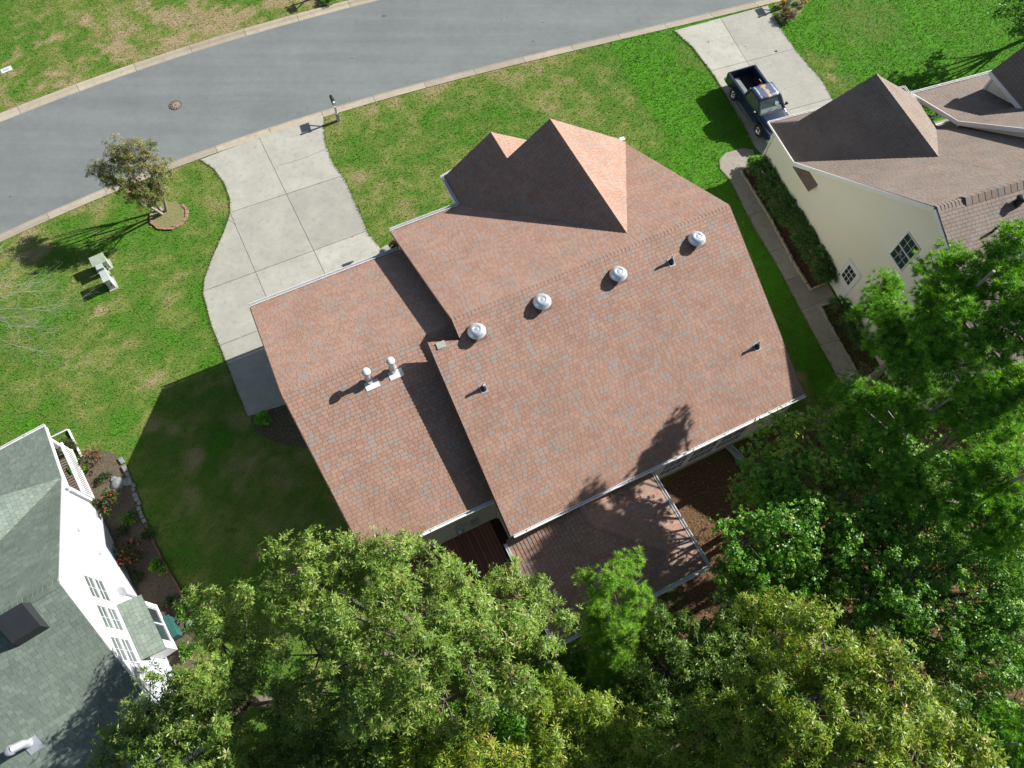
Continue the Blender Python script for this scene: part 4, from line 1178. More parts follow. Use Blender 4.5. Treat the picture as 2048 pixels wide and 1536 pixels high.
# ------------------------------------------------------------------ pickup truck (x forward, y to its left, z up)
def paint_material():
    m, nt, b = nodes_of("worn_navy_paint")
    tc = nt.nodes.new("ShaderNodeTexCoord")
    p = tc.outputs["Object"]
    n = noise(nt, p, 2.2, 5, 0.7)
    r = ramp(nt, n.outputs[0], [(0.3, (0.010, 0.018, 0.045)), (0.7, (0.018, 0.032, 0.075))])
    nt.links.new(r.outputs[0], b.inputs["Base Color"])
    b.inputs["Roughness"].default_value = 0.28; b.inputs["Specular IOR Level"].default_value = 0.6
    b.inputs["Coat Weight"].default_value = 0.5; b.inputs["Coat Roughness"].default_value = 0.12
    return m
def roof_paint_material():
    """oxidised roof: faded clear coat with rust showing through in the middle and a pale peeling edge"""
    m, nt, b = nodes_of("peeling_roof_paint")
    tc = nt.nodes.new("ShaderNodeTexCoord"); p = tc.outputs["Object"]
    sep = nt.nodes.new("ShaderNodeSeparateXYZ"); nt.links.new(p, sep.inputs[0])
    def M2(op, a, bb):
        q = nt.nodes.new("ShaderNodeMath"); q.operation = op
        for s_, v in ((q.inputs[0], a), (q.inputs[1], bb)):
            if isinstance(v, (int, float)): s_.default_value = v
            else: nt.links.new(v, s_)
        return q.outputs[0]
    n1 = noise(nt, p, 5.5, 5, 0.7)
    ay = M2('ABSOLUTE', sep.outputs[1], 0)
    # rust: blotches down the centre line
    rust = M2('SUBTRACT', M2('ADD', n1.outputs[0], 0.0), M2('MULTIPLY', ay, 1.1))
    rr = ramp(nt, rust, [(0.36, (0, 0, 0)), (0.42, (1, 1, 1))])
    n2 = noise(nt, p, 16, 4, 0.7)
    rc = ramp(nt, n2.outputs[0], [(0.35, (0.34, 0.15, 0.05)), (0.52, (0.48, 0.36, 0.20)), (0.65, (0.62, 0.60, 0.52))])
    n3 = noise(nt, p, 9, 5, 0.8)
    e = M2('ABSOLUTE', M2('SUBTRACT', M2('ADD', ay, M2('MULTIPLY', n3.outputs[0], 0.30)), 0.63), 0)
    er = ramp(nt, e, [(0.018, (1, 1, 1)), (0.035, (0, 0, 0))])
    base = ramp(nt, n3.outputs[0], [(0.3, (0.05, 0.065, 0.14)), (0.7, (0.085, 0.105, 0.19))])
    out = mix(nt, 'MIX', er.outputs[0], base.outputs[0], (0.50, 0.55, 0.60))
    out = mix(nt, 'MIX', rr.outputs[0], out, rc.outputs[0])
    nt.links.new(out, b.inputs["Base Color"]); b.inputs["Roughness"].default_value = 0.5
    return m
M_PAINT = paint_material(); M_ROOFP = roof_paint_material()
M_BED = mat("dark_bed_liner", (0.018, 0.019, 0.024), .7)
M_TGLASS = mat("tinted_glass", (0.05, 0.075, 0.075), .05, .1, 2, 8, spec=1.0)
M_DASH = mat("grey_dashboard", (0.18, 0.25, 0.24), .7)
t_c = ((12.90 + 13.91) / 2, (31.40 + 28.76) / 2)
t_az = math.atan2(28.76 - 31.40, 13.91 - 12.90)
fx_, fy_ = math.cos(t_az), math.sin(t_az)
tloc = (t_c[0] - fy_ * .80, t_c[1] + fx_ * .80)
TR = thing("pickup_truck", "dark blue pickup truck with peeling rusty roof parked on the neighbour's driveway", "pickup truck", (tloc[0], tloc[1], 0.036), t_az)
AXF, AXR, WR = 1.41, -1.41, 0.36
def side_outline(x0, x1, top, arches, z0=.42):
    """closed outline in (x, z) with wheel arches cut from the lower edge"""
    P = [(x0, z0)]
    for ax in sorted(arches):
        r = .46
        P.append((ax - r, z0))
        for k in range(1, 10):
            a = math.pi - math.pi * k / 10
            P.append((ax + r * math.cos(a), .36 + max(0.06, r * math.sin(a))))
        P.append((ax + r, z0))
    P.append((x1, z0))
    return P + top
def slab_y(mb, P, y0, y1):
    n = len(P)
    mb.add([(x, y0, z) for x, z in P] + [(x, y1, z) for x, z in P], [tuple(range(n)), tuple(reversed(range(n, 2 * n)))] + [(i, i + n, (i + 1) % n + n, (i + 1) % n) for i in range(n)])
# front half of the body
body = MB()
W2 = .86
slab_y(body, side_outline(-.62, 2.25, [(2.32, .62), (2.30, .86), (1.2, .93), (.95, 1.0), (-.62, 1.02)], [AXF]), -W2, W2)
bodyo = body.obj("body", M_PAINT, TR)
bv = bodyo.modifiers.new("bevel", 'BEVEL'); bv.width = .05; bv.segments = 3; bv.limit_method = 'ANGLE'; bv.angle_limit = math.radians(40)
# hood raised over the wings
def rrect(x, w, z, r=.0, cr=.03):
    return [(x, -w, z - cr), (x, -w * .8, z - .004), (x, 0, z + .012), (x, w * .8, z - .004), (x, w, z - cr)]
hd = MB()
rings = []
for x, w, z in ((.98, .74, 1.045), (1.3, .73, 1.025), (1.8, .70, .985), (2.15, .66, .935), (2.27, .60, .88)):
    top = rrect(x, w, z)
    rings.append(top + [(x, w, z - .12), (x, -w, z - .12)])
hd.loft(rings)
hd.obj("hood", M_PAINT, TR)
for s in (-1, 1):
    MB().bar((1.05, s * .28, 1.052), (2.2, s * .22, .935), .02, .012).obj("hood_crease", mat("dark_seam", (.006, .008, .014), .5) if "dark_seam" not in bpy.data.materials else bpy.data.materials["dark_seam"], TR)
# cab: pillars, roof
def cab_ring(z, x0, x1, w):
    return [(x0 + .05, -w, z), (x1 - .10, -w, z), (x1, -w * .88, z), (x1 + .03, 0, z), (x1, w * .88, z), (x1 - .10, w, z), (x0 + .05, w, z), (x0, w * .9, z), (x0, -w * .9, z)]
lower = [(.98, .80), (-.56, .80)]
roof = MB()
rings = [cab_ring(1.50, -.50, .44, .66), cab_ring(1.56, -.48, .42, .655), cab_ring(1.60, -.44, .37, .62), cab_ring(1.622, -.30, .26, .50)]
roof.loft(rings)
roof.obj("cab_roof", M_ROOFP, TR)
pl = MB()
for s in (-1, 1):
    pl.bar((.99, s * .79, 1.0), (.44, s * .64, 1.52), .09, .07)
    pl.bar((.06, s * .82, 1.0), (.0, s * .665, 1.52), .10, .06)
    pl.bar((-.56, s * .82, 1.0), (-.46, s * .645, 1.52), .16, .08)
    pl.bar((.40, s * .655, 1.52), (-.46, s * .655, 1.52), .05, .06)
pl.bar((.43, -.6, 1.53), (.43, .6, 1.53), .06, .06); pl.bar((-.48, -.6, 1.53), (-.48, .6, 1.53), .06, .06)
pl.obj("pillars", M_PAINT, TR)
MB().add([(.97, -.75, 1.02), (.97, .75, 1.02), (.43, .60, 1.51), (.43, -.60, 1.51)], [(0, 1, 2, 3)]).obj("windshield", M_TGLASS, TR)
MB().add([(-.55, -.72, 1.04), (-.55, .72, 1.04), (-.49, .60, 1.5), (-.49, -.60, 1.5)], [(3, 2, 1, 0)]).obj("rear_window", M_TGLASS, TR)
MB().bar((.78, .32, 1.212), (.66, .40, 1.325), .22, .01, up=(.7, 0, .7)).obj("windshield_paper", mat("pale_paper", (.30, .40, .38), .6), TR)
da = MB(); da.add([(.955, -.68, 1.045), (.955, .68, 1.045), (.80, .62, 1.185), (.80, -.62, 1.185)], [(0, 1, 2, 3)]); da.obj("dashboard", M_DASH, TR)
for s in (-1, 1):
    MB().add([(.86, s * .815, 1.03), (.10, s * .825, 1.03), (.05, s * .67, 1.49), (.42, s * .66, 1.49)], [(0, 1, 2, 3)]).obj("side_window", M_TGLASS, TR)
    MB().add([(.0, s * .825, 1.03), (-.46, s * .825, 1.03), (-.42, s * .67, 1.47), (-.05, s * .67, 1.49)], [(0, 1, 2, 3)]).obj("side_window", M_TGLASS, TR)
    m_ = MB(); m_.bar((.80, s * .83, 1.04), (.80, s * .98, 1.10), .05, .04); m_.loft([[(.74, s * .93, 1.02), (.74, s * 1.10, 1.04), (.74, s * 1.10, 1.19), (.74, s * .93, 1.18)], [(.84, s * .94, 1.04), (.84, s * 1.08, 1.06), (.84, s * 1.08, 1.17), (.84, s * .94, 1.16)]])
    mo = m_.obj("mirror", M_BLACK, TR)
    MB().add([(.735, s * .945, 1.035), (.735, s * 1.085, 1.055), (.735, s * 1.085, 1.175), (.735, s * .945, 1.165)], [(0, 1, 2, 3)]).obj("mirror_glass", M_CHROME, mo)
    MB().bar((.16, s * .87, .92), (.02, s * .87, .92), .03, .03).obj("door_handle", M_BLACK, TR)
    MB().bar((1.0, s * .98, .40), (-.85, s * .98, .40), .05, .05).obj("running_board", M_CHROME, TR)
    MB().bar((2.22, s * .58, .74), (2.33, s * .52, .74), .34, .15).obj("headlight", M_LAMP, TR)
    MB().bar((-2.42, s * .78, .85), (-2.36, s * .78, .85), .12, .32).obj("tail_light", mat("tail_lamp_red", (.4, .02, .02), .2) if "tail_lamp_red" not in bpy.data.materials else bpy.data.materials["tail_lamp_red"], TR)
    # door seams
    MB().bar((.10, s * .863, .5), (.06, s * .863, 1.0), .012, .012).obj("door_seam", M_BLACK, TR)
    MB().bar((-.50, s * .863, .5), (-.50, s * .863, 1.0), .012, .012).obj("door_seam", M_BLACK, TR)
    MB().bar((1.0, s * .863, .5), (1.0, s * .863, .98), .012, .012).obj("door_seam", M_BLACK, TR)
for k in range(2):
    MB().bar((1.02, -.35 + k * .5, 1.055), (.86, .05 + k * .5, 1.14), .015, .015).obj("wiper", M_BLACK, TR)
MB().bar((1.03, -.74, 1.045), (1.03, .74, 1.045), .09, .02).obj("cowl", M_BLACK, TR)
gl = MB(); gl.box(2.27, 2.335, -.36, .36, .62, .84); gl.obj("grille", M_BLACK, TR)
bp = MB()
pts = [(2.30, -.88, .50), (2.42, -.78, .50), (2.48, -.4, .50), (2.50, 0, .50), (2.48, .4, .50), (2.42, .78, .50), (2.30, .88, .50)]
for i in range(6): bp.bar(pts[i], pts[i + 1], .10, .17)
bp.obj("front_bumper", M_CHROME, TR)
MB().box(-2.56, -2.44, -.82, .82, .42, .58).obj("rear_bumper", M_CHROME, TR)
MB().box(-.56, -.52, -.12, .12, 1.525, 1.55).obj("brake_light", M_RED, TR)
MB().box(-.60, -.57, -.84, .84, .5, 1.03).obj("cab_gap", M_BLACK, TR)
# load bed
bd = MB()
for s in (-1, 1):
    P = side_outline(-2.40, -.66, [(-.66, 1.0), (-.66, 1.06), (-2.40, 1.04)], [AXR])
    y0, y1 = (s * .86, s * .74) if s > 0 else (s * .74, s * .86)
    slab_y(bd, P, min(y0, y1), max(y0, y1))
bd.box(-.72, -.64, -.74, .74, .55, 1.06)
bd.obj("bed_sides", M_PAINT, TR).modifiers.new("bevel", 'BEVEL').width = .025
MB().box(-2.44, -2.36, -.80, .80, .50, 1.04).obj("tailgate", M_PAINT, TR).modifiers.new("bevel", 'BEVEL').width = .02
bf_ = MB().box(-2.36, -.72, -.74, .74, .52, .57)
for k in range(9): bf_.box(-2.34, -.74, -.66 + k * .16, -.60 + k * .16, .57, .585)
for s in (-1, 1): bf_.box(AXR - .38, AXR + .38, s * .74 if s < 0 else .54, s * .54 if s < 0 else .74, .57, .80)
bf_.obj("bed_floor", M_BED, TR)
# rails capping the bed
for s in (-1, 1):
    MB().box(-2.38, -.70, s * .87 - (.12 if s > 0 else 0), s * .87 + (.12 if s < 0 else 0), 1.055, 1.075).obj("bed_rail_cap", M_PAINT, TR)
def wheel(x, s):
    w = bpy.data.objects.new("wheel", MB().lathe((0, 0, 0), [(.0, -.02), (.20, -.02), (.21, .05)], 20, axis='y').mesh("wheel", M_BLACK)); link(w, TR); w.location = (x, s * .74, WR)
    MB().lathe((0, 0, 0), [(.21, -.11), (.30, -.12), (.345, -.10), (.36, -.05), (.36, .05), (.345, .10), (.30, .12), (.21, .11)], 30, axis='y').obj("tyre", M_RUBBER, w)
    r = MB().lathe((0, s * .06, 0), [(.0, s * .045), (.06, s * .045), (.07, s * .02), (.10, s * .012), (.19, s * .02), (.205, s * .05), (.215, s * .05), (.22, .0)], 24, axis='y')
    for k in range(5):
        a = k * 2 * math.pi / 5
        r.bar((.05 * math.cos(a), s * .10, .05 * math.sin(a)), (.20 * math.cos(a), s * .105, .20 * math.sin(a)), .07, .03, up=(0, 1, 0))
    r.obj("rim", M_CHROME, w)
for x in (AXF, AXR):
    for s in (-1, 1): wheel(x, s)
MB().box(-2.3, 2.2, -.62, .62, .28, .45).obj("chassis", M_BLACK, TR)
# ribbed sheet lying in the load bed, its end resting on the side
ct, st_ = math.cos(t_az), math.sin(t_az)
sh = thing("corrugated_panel", "grey ribbed panel lying in the bed of the blue pickup", "panel", (tloc[0], tloc[1], 0.036), t_az)
sb = MB(); A_, B_ = Vector((-1.93, -.70, .98)), Vector((-.74, -.70, .98))
dv = Vector((0, .52, -.30))
for k in range(7):
    o1 = dv * (k / 7)
    sb.add([A_ + o1, B_ + o1, B_ + o1 + dv / 7 * .6, A_ + o1 + dv / 7 * .6], [(0, 1, 2, 3)])
    sb.add([A_ + o1 + dv / 7 * .6 - Vector((0, 0, .025)), B_ + o1 + dv / 7 * .6 - Vector((0, 0, .025)), B_ + o1 + dv / 7 - Vector((0, 0, .025)), A_ + o1 + dv / 7 - Vector((0, 0, .025))], [(0, 1, 2, 3)], .2)
    sb.add([A_ + o1 + dv / 7 * .6, B_ + o1 + dv / 7 * .6, B_ + o1 + dv / 7 * .6 - Vector((0, 0, .025)), A_ + o1 + dv / 7 * .6 - Vector((0, 0, .025))], [(0, 1, 2, 3)])
sb.obj("sheet", mat("grey_green_ribbed_sheet", (.17, .21, .19), .55), sh)

# ------------------------------------------------------------------ mailboxes
def mailbox(loc, rz, label):
    t = thing("mailbox", label, "mailbox", loc, rz, "mailboxes along the road")
    p = MB().box(-.05, .05, -.05, .05, 0, 1.27)
    p.obj("post", M_PVCW, t)
    MB().box(-.085, .085, -.085, .085, 0, .55).obj("post_sleeve", M_UTILG, t)
    MB().lathe((0, 0, 1.27), [(.075, 0), (.075, .02), (.02, .08), (0, .09)], 4).obj("finial", M_PVCW, t)
    MB().box(-.045, .045, -.10, .62, .98, 1.05).obj("arm", M_PVCW, t)
    MB().bar((0, 0, .60), (0, .42, .98), .05, .05).obj("brace", M_PVCW, t)
    b = MB(); ring = []
    for y in (.08, .62):
        ring.append([(-.09, y, 1.06), (.09, y, 1.06), (.09, y, 1.17)] + [(.09 * math.cos(a), y, 1.17 + .09 * math.sin(a)) for a in (math.pi * k / 8 for k in range(1, 8))] + [(-.09, y, 1.17)])
    b.loft(ring, smooth=False)
    bx = b.obj("box", M_BLACK, t)
    MB().box(.092, .10, .2, .38, 1.2, 1.26).obj("flag", M_RED, bx)
    MB().box(-.01, .01, .62, .64, 1.18, 1.21).obj("handle", M_GALV, bx)
    return t
mailbox((-9.01, 29.72) + (0,), AZM + math.radians(-5), "black mailbox on a white post at the corner of the wide driveway")
mailbox((17.31, 39.11) + (0,), AZR, "black mailbox on a white post among yellow flowers at the top edge")

# ------------------------------------------------------------------ utility cabinets on the left lawn
def ub(name, label, loc, rz, sx, sy, sz, m, lidm=None, lip=.03, slope=0.0):
    t = thing(name, label, "utility box", loc, rz)
    b = MB().box(-sx / 2, sx / 2, -sy / 2, sy / 2, 0, sz).obj("cabinet", m, t)
    l = MB(); e = lip
    l.add([(-sx / 2 - e, -sy / 2 - e, sz), (sx / 2 + e, -sy / 2 - e, sz), (sx / 2 + e, sy / 2 + e, sz + slope), (-sx / 2 - e, sy / 2 + e, sz + slope),
           (-sx / 2 - e, -sy / 2 - e, sz + .06), (sx / 2 + e, -sy / 2 - e, sz + .06), (sx / 2 + e, sy / 2 + e, sz + .06 + slope), (-sx / 2 - e, sy / 2 + e, sz + .06 + slope)],
          [(0, 3, 2, 1), (4, 5, 6, 7), (0, 1, 5, 4), (1, 2, 6, 5), (2, 3, 7, 6), (3, 0, 4, 7)])
    l.obj("lid", lidm or m, t)
    MB().box(-sx / 2 - .08, sx / 2 + .08, -sy / 2 - .08, sy / 2 + .08, 0, .05).obj("pad", M_CONC, t)
    MB().box(sx * .1, sx * .25, -sy / 2 - .02, -sy / 2, sz * .45, sz * .6).obj("latch", M_BLACK, t)
    return t
uz = math.radians(-36)
ub("utility_box", "low wide pale green utility cabinet, furthest from the house of the three on the lawn", (-19.59, 20.12) + (0,), AZM + math.radians(5), .62, .50, .55, M_UTIL, slope=.05)
ub("utility_box", "small pale grey pedestal between the two larger utility cabinets on the lawn", (-19.43, 19.74) + (0,), AZM + math.radians(5), .26, .22, .55, M_UTILG)
ub("utility_box", "narrow pale grey utility pedestal with a dished lid, tallest of the three on the lawn", (-18.97, 19.11) + (0,), AZM + math.radians(5), .26, .62, .70, M_UTILG)
mc = thing("meter_cover", "white plastic water meter cover in the far verge", "meter cover", (-28.12, 33.39) + (0,), math.radians(35))
MB().box(-.30, .30, -.18, .18, 0, .03).obj("rim", M_PVCW, mc); MB().box(-.15, .15, -.09, .09, .03, .045).obj("lid", M_UTILG, mc)
sp = thing("splash_block", "long pale splash block under the rear corner downspout", "splash block", (10.21, 10.46) + (0,), AZM + math.radians(-78))
MB().box(-.45, .45, -.14, .14, 0, .05).obj("trough", M_UTILG, sp)
for s in (-1, 1): MB().box(-.45, .45, s * .14 - .025, s * .14 + .025, .05, .12).obj("side_wall", M_UTILG, sp)
gb = thing("storage_bin", "dark teal plastic bin standing below the white bay", "bin", (-13.00, 3.08) + (0,), AZL)
MB().box(-.28, .28, -.42, .42, 0, .6).obj("bin_body", M_TEAL, gb); MB().box(-.31, .31, -.45, .45, .6, .68).obj("lid", M_TEAL, gb)
for k, p_ in enumerate(((-12.35, 3.36), (-12.04, 3.53))):
    t = MB().lathe((0, 0, 0), [(.20, 0), (.19, .05), (.12, .10), (0, .12)], 16)
    tag(t.obj("valve_cover", mat("pale_green_lid", (.26, .36, .28), .6) if "pale_green_lid" not in bpy.data.materials else bpy.data.materials["pale_green_lid"], loc=p_ + (0,)), ("pale green round valve cover touching the bed edge at the timber edging", "pale green round valve cover out on the shaded grass")[k], "valve cover")
hr = thing("hose_reel", "small grey hose reel cart against the white house wall", "hose reel", (-13.97, 3.73) + (0,), AZL)
MB().lathe((0, -.15, .3), [(.22, 0), (.22, .03), (.1, .03), (.1, .27), (.22, .27), (.22, .3)], 16, axis='y').obj("reel", M_UTILG, hr)
hb = MB(); hb.tube([(0, -.2, .3), (-.5, -.2, .75), (-.5, .2, .75), (0, .2, .3)], .02); hb.tube([(-.1, -.2, 0), (0, -.2, .3)], .02); hb.tube([(-.1, .2, 0), (0, .2, .3)], .02)
hb.obj("handle", M_BLACK, hr)
for p_, l_ in (((15.60, 20.03), "round tan stone at the end of the hedge beside the side door"),):
    tag(MB().lathe((0, 0, 0), [(.20, 0), (.20, .15), (.12, .26), (0, .3)], 12).obj("garden_stone", mat("sandstone", (.42, .30, .16), .9), loc=p_ + (0,)), l_, "stone")
dp = MB().tube([(-.07, 0, .05), (0, .02, .05), (.07, -.01, .05)], [.02, .04, .02], 6)
tag(dp.obj("dark_leaf", M_BLACK, loc=(16.01, 35.19) + (0,)), "single dark leaf lying on the neighbour's driveway", "leaf")

# ------------------------------------------------------------------ foliage
def unit(v):
    return v / np.maximum(np.linalg.norm(v, axis=-1, keepdims=True), 1e-9)

def whorls(P, N, k, L, W, th=(50, 100), droop=0.15, tri=False):
    """k leaves round every tip P with axis N -> verts, faces"""
    n = len(P)
    a = unit(np.cross(N, rng.normal(size=(n, 3)))); b = np.cross(N, a)
    phi = (np.arange(k)[None, :] * (2 * math.pi / k) + rng.random((n, k)) * 0.9)
    t = np.radians(rng.uniform(th[0], th[1], (n, k)))
    d = (N[:, None] * np.cos(t)[..., None] + (a[:, None] * np.cos(phi)[..., None] + b[:, None] * np.sin(phi)[..., None]) * np.sin(t)[..., None])
    ln = L * rng.uniform(.6, 1.15, (n, k, 1))
    s = unit(np.cross(d, N[:, None] + 0.35 * rng.normal(size=(n, k, 3))))
    base = P[:, None] + d * 0.01
    tip = base + d * ln; tip[..., 2] -= droop * ln[..., 0]
    wd = W * rng.uniform(.8, 1.2, (n, k, 1))
    if tri:
        V = np.stack([base - s * wd / 2, base + s * wd / 2, tip], 2).reshape(-1, 3)
        return V, np.arange(len(V)).reshape(-1, 3)
    mid = base + d * ln * .5; mid[..., 2] -= droop * .2 * ln[..., 0]
    V = np.stack([base, mid + s * wd / 2, tip, mid - s * wd / 2], 2).reshape(-1, 3)
    return V, np.arange(len(V)).reshape(-1, 4)

def dirs(n, zmin=-0.4):
    out = np.zeros((0, 3))
    while len(out) < n:
        v = unit(rng.normal(size=(n * 2, 3))); out = np.concatenate([out, v[v[:, 2] > zmin]])
    return out[:n]

def lobe_tips(lobes, subs=13, tips=26, sub_r=.40, flat=.8, fill=.12):
    P = []; N = []; S = []
    for (x, y, z, r) in lobes:
        m = max(4, int(subs * (r / 1.2) ** 1.6))
        d = dirs(m, -0.35)
        c = np.array([x, y, z]) + d * np.array([r, r, r * flat]) * rng.uniform(.3, 1.15, (m, 1)) + rng.normal(0, .10, (m, 3))
        for ci, di in zip(c, d):
            sr = sub_r * rng.choice([.45, .6, .8, 1.0, 1.25])
            k = max(5, int(tips * (sr / sub_r) ** 2 * rng.uniform(.75, 1.15)))
            ax = unit(di + np.array([0, 0, .6]))
            e = unit(dirs(k, -1) + ax * .75)
            P.append(ci + e * sr * rng.uniform(.25, 1.35, (k, 1)) * np.array([1, 1, .9])); N.append(unit(e + np.array([0, 0, .55]) + .25 * rng.normal(size=(k, 3))))
            S.append(ci)
    return np.concatenate(P), np.concatenate(N), np.array(S)

def broadleaf(name, label, base, lobes, lm, trunk_r=.16, k=9, L=.16, W=.036, subs=20, tips=40, sub_r=.38, group=None, cat="tree", bark=None, th=(50, 100), twigs=True, bias=0.0, flat=.8, stems=1, split_h=.45):
    bx, by = base
    t = thing(name, label, cat, (bx, by, 0), 0, group)
    lob = [(x - bx, y - by, z, r) for (x, y, z, r) in lobes]
    P, N, S = lobe_tips(lob, subs, tips, sub_r, flat)
    V, F = whorls(P, N, k, L, W, th)
    # tint: sprays share a tone, single leaves vary round it at random
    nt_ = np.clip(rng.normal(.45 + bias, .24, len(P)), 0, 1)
    tt = np.clip(np.repeat(nt_, k) + rng.normal(0, .10, len(F)), 0, .93)
    red = rng.random(len(F)) < .02
    tt[red] = 1.0
    link(bpy.data.objects.new("crown", mesh_np("crown", V, F, lm, tt)), t)
    tr = MB()
    cx = sum(l[0] for l in lob) / len(lob); cy = sum(l[1] for l in lob) / len(lob); zt = min(l[2] for l in lob)
    zh = max(.3, zt * split_h)
    forks = []
    for s in range(stems):
        a = 6.28 * s / max(1, stems) + .4
        off = (0, 0) if stems == 1 else (.12 * math.cos(a), .12 * math.sin(a))
        f = (cx * .35 + off[0] * 4 * (stems > 1), cy * .35 + off[1] * 4 * (stems > 1), zh)
        tr.tube([(off[0], off[1], -.1), (off[0] + f[0] * .4, off[1] + f[1] * .4, zh * .5), f], [trunk_r * 1.25, trunk_r, trunk_r * .8], 9)
        forks.append(f)
    for (x, y, z, r) in lob:
        f = min(forks, key=lambda q: (q[0] - x) ** 2 + (q[1] - y) ** 2)
        mid = ((f[0] + x) / 2 + R_.uniform(-.2, .2), (f[1] + y) / 2 + R_.uniform(-.2, .2), (f[2] + z) / 2 + .1)
        tr.tube([f, mid, (x, y, z)], [trunk_r * .55, trunk_r * .36, trunk_r * .16], 6)
    if twigs:
        for s in S:
            l = min(lob, key=lambda q: (q[0] - s[0]) ** 2 + (q[1] - s[1]) ** 2 + (q[2] - s[2]) ** 2)
            tr.tube([(l[0], l[1], l[2]), tuple(s)], [trunk_r * .14, .012], 4, cap=False)
    tr.obj("trunk", bark or M_BARK, t)
    return t

def pine(name, label, base, lobes, top, lm, trunk_r=.15, tufts=40, needles=28, L=.19, W=.022, group=None, flat=.5, lean=(0, 0), tr_=.0):
    bx, by = base
    t = thing(name, label, "tree", (bx, by, 0), 0, group)
    tr = MB()
    tp = Vector((lean[0], lean[1], top))
    pts = [tp * (i / 6) for i in range(7)]
    tr.tube(pts, [trunk_r * (1.1 - .85 * i / 6) for i in range(7)], 9)
    P = []; N = []
    for (x, y, z, r) in lobes:
        x -= bx; y -= by
        c = np.array([x, y, z])
        m = max(16, int(tufts * 5.0 * r ** 1.6))
        zt = max(.4, z - .35 - .35 * math.hypot(x, y) * .5)
        root = tp * min(.97, zt / top)
        ax = unit(np.array([x - root.x, y - root.y, .25]))
        tr.tube([tuple(root), tuple((np.array(root) + c) / 2 - np.array([0, 0, .05])), tuple(c)], [trunk_r * .33, trunk_r * .2, .02], 6, cap=False)
        # side sprays: tufts gather at the ends of short side twigs
        ns = max(3, int(m / 6)); sd = dirs(ns, -.3)
        for q in sd:
            e = c + q * np.array([r, r, r * flat]) * R_.uniform(.5, 1.0)
            tr.tube([tuple(c - ax * r * .3), tuple(e)], [.022, .01], 4, cap=False)
            kk = max(3, int(m / ns))
            w = unit(dirs(kk, -.5) + np.array([0, 0, .5]))
            pp = e + w * np.array([.26, .26, .16]) * rng.uniform(.4, 1.5, (kk, 1))
            P.append(pp); N.append(unit(w + unit(q) * .7 + np.array([0, 0, .5])))
    P = np.concatenate(P); N = np.concatenate(N)
    V, F = whorls(P, N, needles, L, W, (12, 88), .05, tri=True)
    tt = np.clip(np.repeat(rng.normal(.5, .2, len(P)), needles) + rng.normal(0, .12, len(F)), 0, 1)
    link(bpy.data.objects.new("crown", mesh_np("crown", V, F, lm, tt)), t)
    tr.obj("trunk", M_BARKP, t)
    return t

def shrub(name, label, base, r, h, lm, cat="shrub", k=7, L=.12, W=.02, dens=1.0, group=None, th=(15, 70), flowers=None, nf=0, bias=0.0, fr_=.06, clumps=None):
    bx, by = base
    t = thing(name, label, cat, (bx, by, 0), R_.uniform(0, 6.28), group)
    m = clumps or max(5, int(9 * (r / .7) ** 2))
    n = int(760 * dens * r * r / m) + 6
    P = []; N = []
    for _ in range(m):
        d = dirs(1, -.1)[0]
        c = np.array([d[0] * r * .62, d[1] * r * .62, h * .42 + d[2] * h * .30]) * np.array([1, 1, 1])
        w = unit(dirs(n, -.5) + np.array([0, 0, .4]))
        P.append(c + w * r * .42 * rng.uniform(.3, 1.1, (n, 1)) * np.array([1, 1, .9])); N.append(unit(w + np.array([0, 0, .7])))
    P = np.concatenate(P); P[:, 2] = np.maximum(P[:, 2], .05); N = np.concatenate(N)
    V, F = whorls(P, N, k, L, W, th)
    tt = np.clip(np.repeat(rng.normal(.45 + bias, .18, len(P)), k) + rng.normal(0, .1, len(F)), 0, 1)
    link(bpy.data.objects.new("foliage", mesh_np("foliage", V, F, lm, tt)), t)
    st = MB()
    for q in range(5):
        a = q * 1.257
        st.tube([(0, 0, 0), (math.cos(a) * r * .4, math.sin(a) * r * .4, h * .5)], [.022, .01], 5, cap=False)
    st.obj("stem", M_BARK, t)
    if flowers is not None:
        for q in range(nf):
            i = rng.integers(len(P)); b = MB()
            p = P[i] + N[i] * .05
            Vf, Ff = whorls(np.array([[0, 0, 0.0]]), np.array([[0, 0, 1.0]]), 7, fr_, fr_ * .8, (35, 90))
            o = bpy.data.objects.new("flower", mesh_np("flower", Vf, Ff, flowers, rng.random(len(Ff)))); link(o, t); o.location = p + np.array([0, 0, .03])
    return t

def Lz(px, py, z, r): pass

broadleaf("oak_tree", "large light green oak crown overlapping the garage roof corner and the red-brown deck", (-2.3, 2.22), [(-5.85, 3.80, 8.20, 0.88), (-4.74, 4.20, 8.00, 0.93), (-3.45, 3.76, 8.40, 0.93), (-2.19, 4.45, 7.20, 0.58), (-2.38, 3.60, 8.00, 0.74), (-5.97, 2.71, 7.80, 0.84), (-4.55, 2.69, 9.00, 1.02), (-3.08, 2.51, 9.40, 1.02), (-1.73, 2.59, 9.20, 0.93), (-0.80, 2.85, 8.20, 0.65), (-1.12, 2.14, 8.80, 0.74), (0.08, 3.93, 6.40, 0.58), (0.53, 3.07, 7.60, 0.79), (1.29, 2.75, 7.20, 0.65), (-0.07, 2.05, 8.60, 0.93), (1.02, 1.72, 7.60, 0.84), (-5.22, 1.59, 8.00, 0.93), (-3.65, 1.35, 9.50, 1.02), (-2.29, 1.32, 9.80, 1.02), (-1.00, 1.22, 9.40, 1.02), (0.21, 1.01, 8.40, 0.84), (-4.37, 0.53, 8.20, 0.93), (-2.87, 0.38, 9.00, 0.93), (-1.55, 0.38, 8.80, 0.84), (-5.90, 0.83, 7.20, 0.65), (-0.28, 0.38, 8.00, 0.65)], M_OAK, trunk_r=0.24, group='trees in the wooded back yards', bias=0.08)
